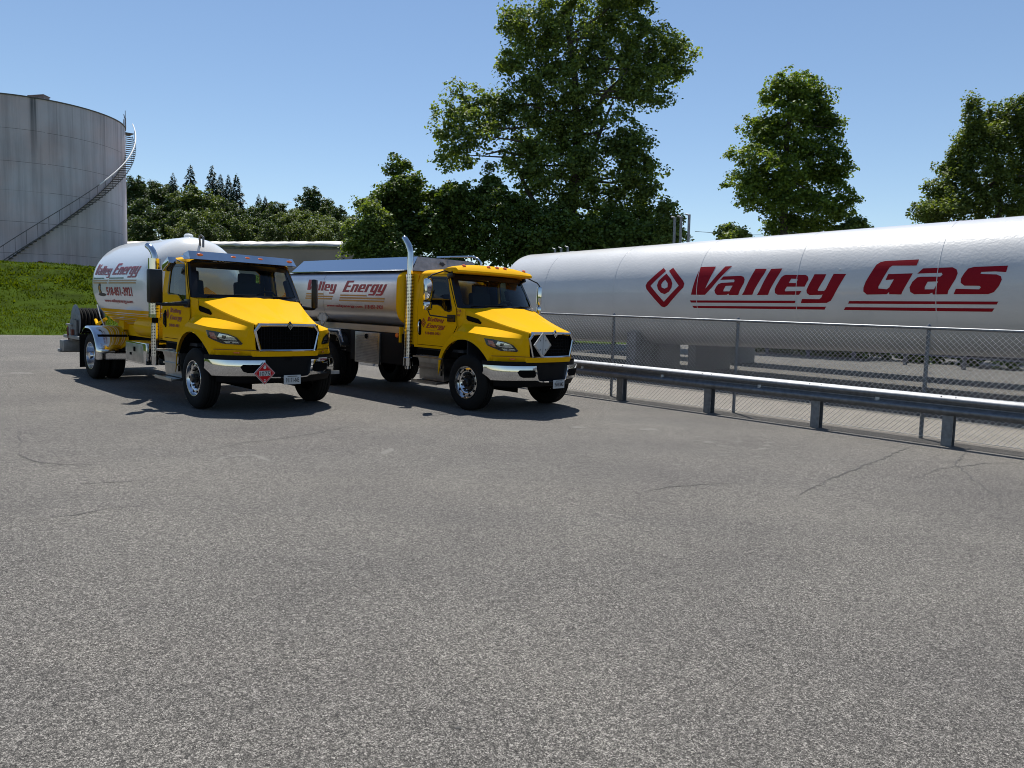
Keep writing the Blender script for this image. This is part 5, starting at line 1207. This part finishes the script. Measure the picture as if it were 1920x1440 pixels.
# rear fenders, tool box, deck, reel
for s in (-1, 1):
    mb = MB(); rows = []; cx, cz = -5.58, .55
    for a in np.linspace(R_(-8), R_(135), 30):
        c, s_ = math.cos(a), math.sin(a); sq = .62+.03*abs(math.sin(2*a))
        rows.append([(cx+sq*c, s*y, cz+sq*s_) for y in (.55, 1.17)]+[(cx+(sq-.015)*c, s*1.215, cz+(sq-.015)*s_), (cx+(sq-.06)*c, s*1.225, cz+(sq-.06)*s_)])
    mb.grid(rows); fd = mb.build('rear_fender', M['chrome'], t1, sharp=60)
    mb = MB(); rows = [[(cx+.655*math.cos(a), s*y, cz+.655*math.sin(a)) for y in (.56, 1.16)] for a in (R_(38), R_(43))]; mb.grid(rows); mb.build('fender_strip', M['matte_black'], fd)
    mb = MB(); mb.bb(-6.27, -6.25, s*.55, s*1.2, .20, .95); mb.build('mud_flap', M['rubber'], t1)
mb = MB(); mb.bb(-3.40, -2.28, -1.14, -.62, .55, .965); tb = mb.build('tool_box', M['chrome'], t1, bevel=.02)
mb = MB(); mb.bb(-3.33, -2.42, -1.150, -1.140, .585, .93); mb.build('tool_box_door', M['alu'], tb, bevel=.004)
mb = MB(); mb.bb(-2.88, -2.82, -1.165, -1.15, .78, .87); mb.bb(-3.12, -3.02, -1.156, -1.15, .70, .75); mb.build('latch', M['matte_black'], tb)
mb = MB(); mb.bb(-3.40, -2.28, .62, 1.14, .55, .965); mb.build('tool_box', M['chrome'], t1, bevel=.02)
mb = MB(); mb.bb(-8.15, -6.3, -1.05, 1.05, .78, .86); mb.bb(-8.2, -7.85, -1.12, 1.12, .46, .72); mb.bb(-8.28, -8.05, -1.15, 1.15, .42, .50); mb.build('rear_deck', M['dull_alu'], t1, bevel=.01)
mb = MB(); mb.bb(-7.95, -7.65, -1.0, -.82, .72, 1.10); mb.bb(-8.05, -7.6, -1.02, -.8, 1.08, 1.13); mb.build('valve_cabinet', M['dull_alu'], t1, bevel=.01)
mb = MB(); mb.bb(-7.6, -7.5, -1.03, -.98, .8, 1.0); mb.tube([(-7.75, -1.03, .75), (-7.72, -1.06, .9), (-7.8, -1.04, 1.05)], .02, 6); mb.build('valve', M['rust'], t1)
rx, rz = -7.58, 1.20
rl = None
for y in (-.93, -.40):
    mb = MB(); mb.lathe([(.05, y), (.38, y), (.40, y+.012), (.38, y+.02), (.05, y+.02)], 'y', (rx, 0, rz), 40); o = mb.build('reel_disc', M['galv'], t1)
mb = MB(); mb.lathe([(.20, -.90), (.20, -.40)], 'y', (rx, 0, rz), 24)
for k in range(6): mb.lathe([(.20, -.86+k*.078-.036), (.30, -.86+k*.078-.03), (.325, -.86+k*.078), (.30, -.86+k*.078+.03), (.20, -.86+k*.078+.036)], 'y', (rx, 0, rz), 36)
mb.build('hose', M['rubber'], t1)
mb = MB(); mb.bb(rx-.25, rx+.25, -.98, -.95, .84, rz+.03); mb.bb(rx-.25, rx+.25, -.37, -.34, .84, rz+.03); mb.build('reel_stand', M['galv'], t1)
mb = MB(); mb.bb(-7.2, -6.9, -.6, .3, .86, 1.10); mb.tube([(-7.1, -.55, 1.1), (-7.0, -.65, 1.25), (-6.7, -.7, 1.15), (-6.4, -.6, 1.3)], .035, 8); mb.build('pump', M['yellow'], t1)
mb = MB(); mb.tube([(-6.35, -.80, 1.62), (-6.2, -.78, 1.35), (-6.0, -.70, 1.0)], .012, 6); mb.build('brace', M['white_truck'], t1)
# placard 1075, plate, PROPANE sticker, door lettering
px_ = 1.105; py_, pz_ = -.46, .665; r = .185
mb = MB(); D = lambda q, dx: [(px_+dx, py_, pz_+q), (px_+dx, py_+q, pz_), (px_+dx, py_, pz_-q), (px_+dx, py_-q, pz_)]
mb.add(D(r, 0)+D(r, -.02), [(0, 1, 2, 3), (7, 6, 5, 4), (0, 4, 5, 1), (1, 5, 6, 2), (2, 6, 7, 3), (3, 7, 4, 0)]); pl = mb.build('placard', M['sign_white'], t1)
mb = MB(); mb.add(D(r*.95, .002), [(0, 1, 2, 3)]); mb.build('placard_face', M['sign_red'], pl)
V, Fs = flat_shape([[(0, .84*r), (.84*r, 0), (0, -.84*r), (-.84*r, 0)], [(0, .815*r), (.815*r, 0), (0, -.815*r), (-.815*r, 0)]]); mb = MB(); mb.add([(px_+.004, py_+a, pz_+b) for a, b in V], Fs); mb.build('placard_border', M['sign_white'], pl)
mb = MB(); mb.bb(px_+.003, px_+.005, py_-.098, py_+.098, pz_-.045, pz_+.04); mb.build('number_panel', M['sign_white'], pl)
textline(pl, '1075', py_-.088, py_+.088, pz_-.037, .07, yz(px_+.008), M['ink'], .02)
textline(pl, '2', py_-.016, py_+.016, pz_-.135, .04, yz(px_+.006), M['sign_white'], .03)
mb = MB(); placard_flame(mb, px_+.004, py_, pz_+.10, .075, 0); mb.build('flame_symbol', M['sign_white'], pl)
plate_on(t1, '91171-NE', .02, .545, 1.135)
mb = MB(); mb.bb(.99, 1.0, .56, .80, .835, .895); mb.v = [(x-.10*(y-.56)/.24*1.3+.055, y, z) for x, y, z in mb.v]; st = mb.build('bumper_sticker', M['plate'], t1)
textline(st, 'PROPANE', .60, .78, .847, .034, lambda a, b: (1.062-.10*(a-.56)/.24*1.3, a, b), M['truck_red'], .03)
mb = MB(); mb.bb(1.0, 1.012, .83, 1.0, .60, .66); mb.build('bumper_trim', M['dull_alu'], t1)
door_sign(t1)

# ================================================================== truck 2: fuel oil truck
t2 = empty('fuel_oil_truck', (0, 0, 0)); place(t2, O2); tag(t2, 'yellow fuel delivery truck with oval silver tank and blank white diamond placard on its grille', 'tank truck')
build_cab(t2, 2)
for s in (-1, 1): wheel(t2, 0, s); wheel(t2, -4.80, s, True)
# moulded yellow visor
mb = MB(); rows = []
for y in np.linspace(-1.0, 1.0, 25):
    q = 1-abs(y)**6; fx = .12*(1-y*y); zt = 2.60+.08*(1-abs(y)**4)
    rows.append([(-1.02+.1*(1-y*y)*0, y*.93, 2.565+.02*q), (-.88, y*.96, zt), (-.70+fx*.6, y*.985, zt+.005), (-.56+fx, y, 2.60+.02*q), (-.50+fx, y, 2.555), (-.50+fx, y, 2.52), (-.56+fx, y, 2.505), (-.74, y*.96, 2.50)])
mb.grid(rows); mb.add(rows[0], [tuple(range(8))]); mb.add(rows[-1], [tuple(range(8))]); vis = mb.build('sun_visor', M['yellow'], t2, sharp=40)
for y in (-.80, -.22, 0.0, .22, .82):
    mb = MB(); mb.lathe([(.0, .022), (.022, .018), (.034, .0)], 'x', (0, 0, 0), 14); rt = Matrix.Rotation(R_(-48), 3, 'Y'); mb.v = [tuple((rt @ Vector((p[0], p[1]*1.5, p[2])))+Vector((-.60+.10*(1-y*y), y, 2.655-.02*y*y))) for p in mb.v]; mb.build('marker_light', M['orange_lens'], vis)
# chrome mirrors on tubular brackets
for s in (-1, 1):
    c = Vector((-.74, s*1.50, 2.17)); ry = Matrix.Rotation(s*R_(-14) if s < 0 else R_(50), 3, 'Z')
    mb = MB(); mb.box(c, (.09, .20, .40), rot=ry); h = mb.build('mirror', M['chrome'], t2, bevel=.04)
    mb = MB(); mb.box(c+Vector((0, 0, -.30)), (.09, .20, .16), rot=ry); mb.build('mirror_lower', M['chrome'], h, bevel=.04)
    mb = MB(); mb.tube([(-.76, s*.94, 2.50), (-.76, s*1.10, 2.535), (-.74, s*1.42, 2.44), (-.74, s*1.50, 2.38), (-.74, s*1.50, 1.80), (-.72, s*1.46, 1.70), (-.56, s*1.12, 1.665), (-.54, s*1.06, 1.665)], .014, 8); mb.box((-.74, s*.965, 2.46), (.16, .05, .10), rot=Matrix.Rotation(R_(-20), 3, 'Y')); mb.box((-.58, s*1.058, 1.655), (.21, .04, .13)); mb.build('mirror_bracket', M['black'], h, bevel=.006)
# exhaust
mb = MB(); sxk, syk = -1.90, -1.04; mb.lathe([(.055, .60), (.058, .62), (.058, 2.5)], 'z', (sxk, syk, 0), 24); stk = mb.build('exhaust_stack', M['chrome'], t2)
mb = MB(); mb.lathe([(.086, .84), (.086, 2.48)], 'z', (sxk, syk, 0), 28); mb.build('heat_shield', M['perf'], stk)
mb = MB(); mb.lathe([(.09, .66), (.10, .67), (.10, .83), (.09, .84)], 'z', (sxk, syk, 0), 24); mb.build('collar', M['chrome'], stk)
mb = MB(); mb.lathe([(.104, 1.36), (.104, 1.39)], 'z', (sxk, syk, 0), 24); mb.bb(sxk-.16, sxk-.05, -1.06, -1.02, 1.35, 1.40); mb.build('collar', M['chrome'], stk)
mb = MB(); mb.tube([(sxk, syk, 2.46), (sxk, syk, 2.90), (sxk-.02, syk, 2.97), (sxk-.07, syk, 3.06), (sxk-.16, syk, 3.16), (sxk-.22, syk, 3.20)], [.062, .062, .063, .064, .063, .055], 16, caps=False); mb.build('tail_pipe', M['chrome'], stk)
# tank body: flat-sided oval
def oval(a):
    c, s_ = math.cos(a), math.sin(a); e = 2/(6.5 if s_ > 0 else 3.6); y = 1.205*math.copysign(abs(c)**e, c); z = .585*math.copysign(abs(s_)**e, s_)
    return y, z+1.985
def oval_ring(x, k=1.0, n=64): return [(x, oval(2*math.pi*j/n)[0]*k, 1.985+(oval(2*math.pi*j/n)[1]-1.985)*k) for j in range(n)]
mb = MB(); mb.grid([oval_ring(-7.7+5.6*i/8) for i in range(9)], True); tk2 = mb.build('tank_shell', M['alu_smooth'], t2, sharp=50)
mb = MB(); mb.grid([oval_ring(-2.11, 1.004), oval_ring(-2.02, 1.004), oval_ring(-1.99, .97), oval_ring(-1.97, .82), oval_ring(-2.0, .80)], True); mb.build('tank_collar', M['yellow'], t2, sharp=60)
mb = MB(); mb.grid([oval_ring(-1.99, .81), oval_ring(-1.96, .6), oval_ring(-1.945, .01)], True); mb.build('tank_head', M['alu'], t2, sharp=60)
mb = MB(); mb.grid([oval_ring(-7.69, 1.004), oval_ring(-7.74, 1.0), oval_ring(-7.82, .7), oval_ring(-7.84, .01)], True); mb.build('tank_head', M['alu_smooth'], t2, sharp=60)
mb = MB()
for x in (-4.85,): mb.grid([oval_ring(x-.008, 1.0005), oval_ring(x, 1.003), oval_ring(x+.008, 1.0005)], True)
mb.build('weld_seam', M['alu'], t2)
# polished top rail / overturn protection
mb = MB(); y0, y1 = .98, .74
for s in (-1, 1):
    mb.grid([[(-6.75, s*y0, 2.565), (-6.55, s*y1, 2.86)], [(-1.95, s*y0, 2.565), (-2.05, s*y1, 2.86)]], smooth=False)
mb.add([(-6.75, -y0, 2.565), (-6.75, y0, 2.565), (-6.55, y1, 2.86), (-6.55, -y1, 2.86)], [(0, 1, 2, 3)])
mb.add([(-6.55, -y1, 2.862), (-6.55, y1, 2.862), (-2.05, y1, 2.862), (-2.05, -y1, 2.862)], [(0, 1, 2, 3)])
mb.build('top_rail', M['polish'], t2)
mb = MB(); mb.add([(-1.90, -y0, 2.565), (-1.90, y0, 2.565), (-2.05, y1, 2.86), (-2.05, -y1, 2.86)], [(0, 1, 2, 3)]); mb.build('rail_end_panel', M['dull_alu'], t2)
mb = MB()
for s in (-1, 1): mb.bb(-7.7, -1.98, s*.96, s*1.12, 2.556, 2.572)
mb.build('top_edge', M['polish'], t2)
mb = MB(); mb.tube([(-2.4, .05, 2.915), (-1.30, .05, 2.90), (-1.12, .05, 2.86), (-1.02, .05, 2.78), (-1.0, .05, 2.60)], .020, 10); mb.build('grab_rail', M['chrome'], t2)
mb = MB(); P = [(-.09, 0), (-.05, .03), (-.03, .055), (0, .03), (.03, .055), (.05, .03), (.09, 0), (.04, -.02), (0, -.05), (-.04, -.02)]
mb.add([(-1.975-b*.42+.006, -.16+a, 2.74+b) for a, b in P], [tuple(range(10))]); mb.build('fairing_emblem', M['ink'], t2)
# cab-side yellow extender behind the door
mb = MB()
for s in (-1, 1): mb.grid([[(-1.93, s*.99, z), (-1.74, s*(1.0-.08*max(0, (z-1.9)/.6)), z)] for z in np.linspace(1.1, 2.5, 8)])
mb.build('cab_extender', M['yellow'], t2)
def wrap2(h=.004):
    def fn(a, b):
        u_ = min(.999, abs((b-1.985)/.585)); e = 6.5 if b > 1.985 else 3.6; y = 1.205*(1-u_**e)**(1/e); return (a, -(y+h), b)
    return fn
letters(t2, valley(), -5.56, -4.30, 2.135, .245, wrap2(), M['truck_red'], .04)
letters(t2, energy(), -4.08, -2.42, 2.110, .245, wrap2(), M['truck_red'], .04)
for x0, x1, z in ((-5.6, -4.85, 2.06), (-4.15, -3.15, 2.04), (-5.62, -4.45, 2.005), (-4.18, -2.5, 1.985), (-5.64, -4.5, 1.955), (-4.2, -2.52, 1.93)): bar(t2, x0, x1, z-.017, z+.017, wrap2(), M['gold'])
textline(t2, 'www.valleyenergy.com', -4.72, -3.30, 1.785, .055, wrap2(), M['truck_red'], .03, .03)
textline(t2, '518 851-3921', -3.22, -2.56, 1.775, .075, wrap2(), M['truck_red'], .03, .03)
# skirt, cabinets, fenders
mb = MB(); mb.bb(-7.6, -2.08, -1.02, 1.02, 1.30, 1.43); mb.build('skirt', M['alu_smooth'], t2)
mb = MB(); mb.bb(-3.95, -2.05, -1.06, 1.06, .66, 1.29); mb.bb(-5.0, -3.95, -.98, .98, .80, 1.29); mb.build('equipment_cabinet', M['rough_black'], t2, bevel=.01)
mb = MB(); mb.bb(-3.70, -2.80, -1.11, -1.06, .62, 1.275); cd = mb.build('cabinet_door', M['alu'], t2, bevel=.006)
mb = MB()
for k in range(17): z = .66+k*.033; mb.bb(-3.64, -2.86, -1.122, -1.108, z, z+.016)
mb.build('shutter_slat', M['dull_alu'], cd)
mb = MB(); mb.lathe([(0, -1.135), (.05, -1.132), (.055, -1.11)], 'y', (-3.26, 0, 1.19), 18); mb.build('lock', M['matte_black'], cd)
mb = MB(); mb.bb(-2.14, -2.10, -1.10, -.92, 1.12, 1.43); mb.build('marker_bracket', M['yellow'], t2)
mb = MB(); mb.lathe([(0, -1.125), (.04, -1.12), (.05, -1.10)], 'y', (-2.20, 0, 1.26), 18); mb.build('marker_lamp', M['orange_lens'], t2)
textline(t2, 'Do Not', -4.62, -4.22, 1.02, .08, xz(-.995), M['dull_alu'], .02); textline(t2, 'Block', -4.46, -4.22, .90, .045, xz(-.995), M['dull_alu'], .0); textline(t2, 'Shutoff', -4.5, -4.22, .82, .035, xz(-.995), M['dull_alu'], .0)
for s in (-1, 1):
    mb = MB(); rows = []
    for p in [(-4.12, .95), (-4.22, 1.15), (-4.35, 1.22), (-5.4, 1.22), (-5.55, 1.15), (-5.6, .6)]: rows.append([(p[0], s*.55, p[1]), (p[0], s*1.2, p[1]), (p[0], s*1.2, p[1]-.05)])
    mb.grid(rows, smooth=False); mb.build('rear_fender', M['alu'], t2)
mb = MB(); mb.tube([(-4.75, -1.12, 1.27), (-4.30, -1.12, 1.27), (-4.16, -1.12, 1.0)], .035, 8); mb.build('fender_bracket', M['alu'], t2)
# side placard holder near the rear (blank diamond)
def holder(name, root, fn, r, mt):
    V0 = [(0, r), (r, 0), (0, -r), (-r, 0)]; mb = MB(); mb.add([fn(a, b, 0) for a, b in V0]+[fn(a, b, -.015) for a, b in V0], [(0, 1, 2, 3), (7, 6, 5, 4), (0, 4, 5, 1), (1, 5, 6, 2), (2, 6, 7, 3), (3, 7, 4, 0)]); o = mb.build(name, mt, root)
    V, Fs = flat_shape([V0, [(a*.86, b*.86) for a, b in V0]]); mb = MB(); mb.add([fn(a, b, .006) for a, b in V], Fs); mb.build('placard_rim', M['alu'], o)
    mb = MB()
    for q in (-.52, .52):
        for e in (-.32, .32): mb.add([fn(q*r*.6+d0, e*r*1.15+d1, .008) for d0, d1 in ((-.012, 0), (.004, .02), (.012, 0), (-.004, -.02))], [(0, 1, 2, 3)])
    mb.add([fn(-.004, .75*r, .008), fn(.004, .75*r, .008), fn(.004, -.75*r, .008), fn(-.004, -.75*r, .008)], [(0, 1, 2, 3)]); mb.build('placard_clip', M['dull_alu'] if mt != M['plate'] else M['ink'], o)
holder('placard', t2, lambda a, b, d: (1.125+d, -.37+a*1.0, 1.25+b*1.0), .225, M['plate'])
holder('placard', t2, lambda a, b, d: (-4.98+a, -1.15-d, 1.53+b), .22, M['plate'])
plate_on(t2, '95042-MG', .10, .535, 1.135)
textline(t2, '218', -.44, -.33, 1.775, .05, lambda a, b: (a, -1.045-.0*(a), b), M['maroon'], .03); textline(t2, 'NY', -.45, -.34, 1.70, .04, lambda a, b: (a, -1.045, b), M['maroon'], .03)
door_sign(t2)
textline(t2, 'FUEL OIL', -1.25, -.86, 1.40, .025, lambda a, b: (a, -1.051, b), M['gold'], .0)
bpy.data.meshes.remove(bpy.data.meshes['tmp']) if 'tmp' in bpy.data.meshes else None
bpy.context.view_layer.update()
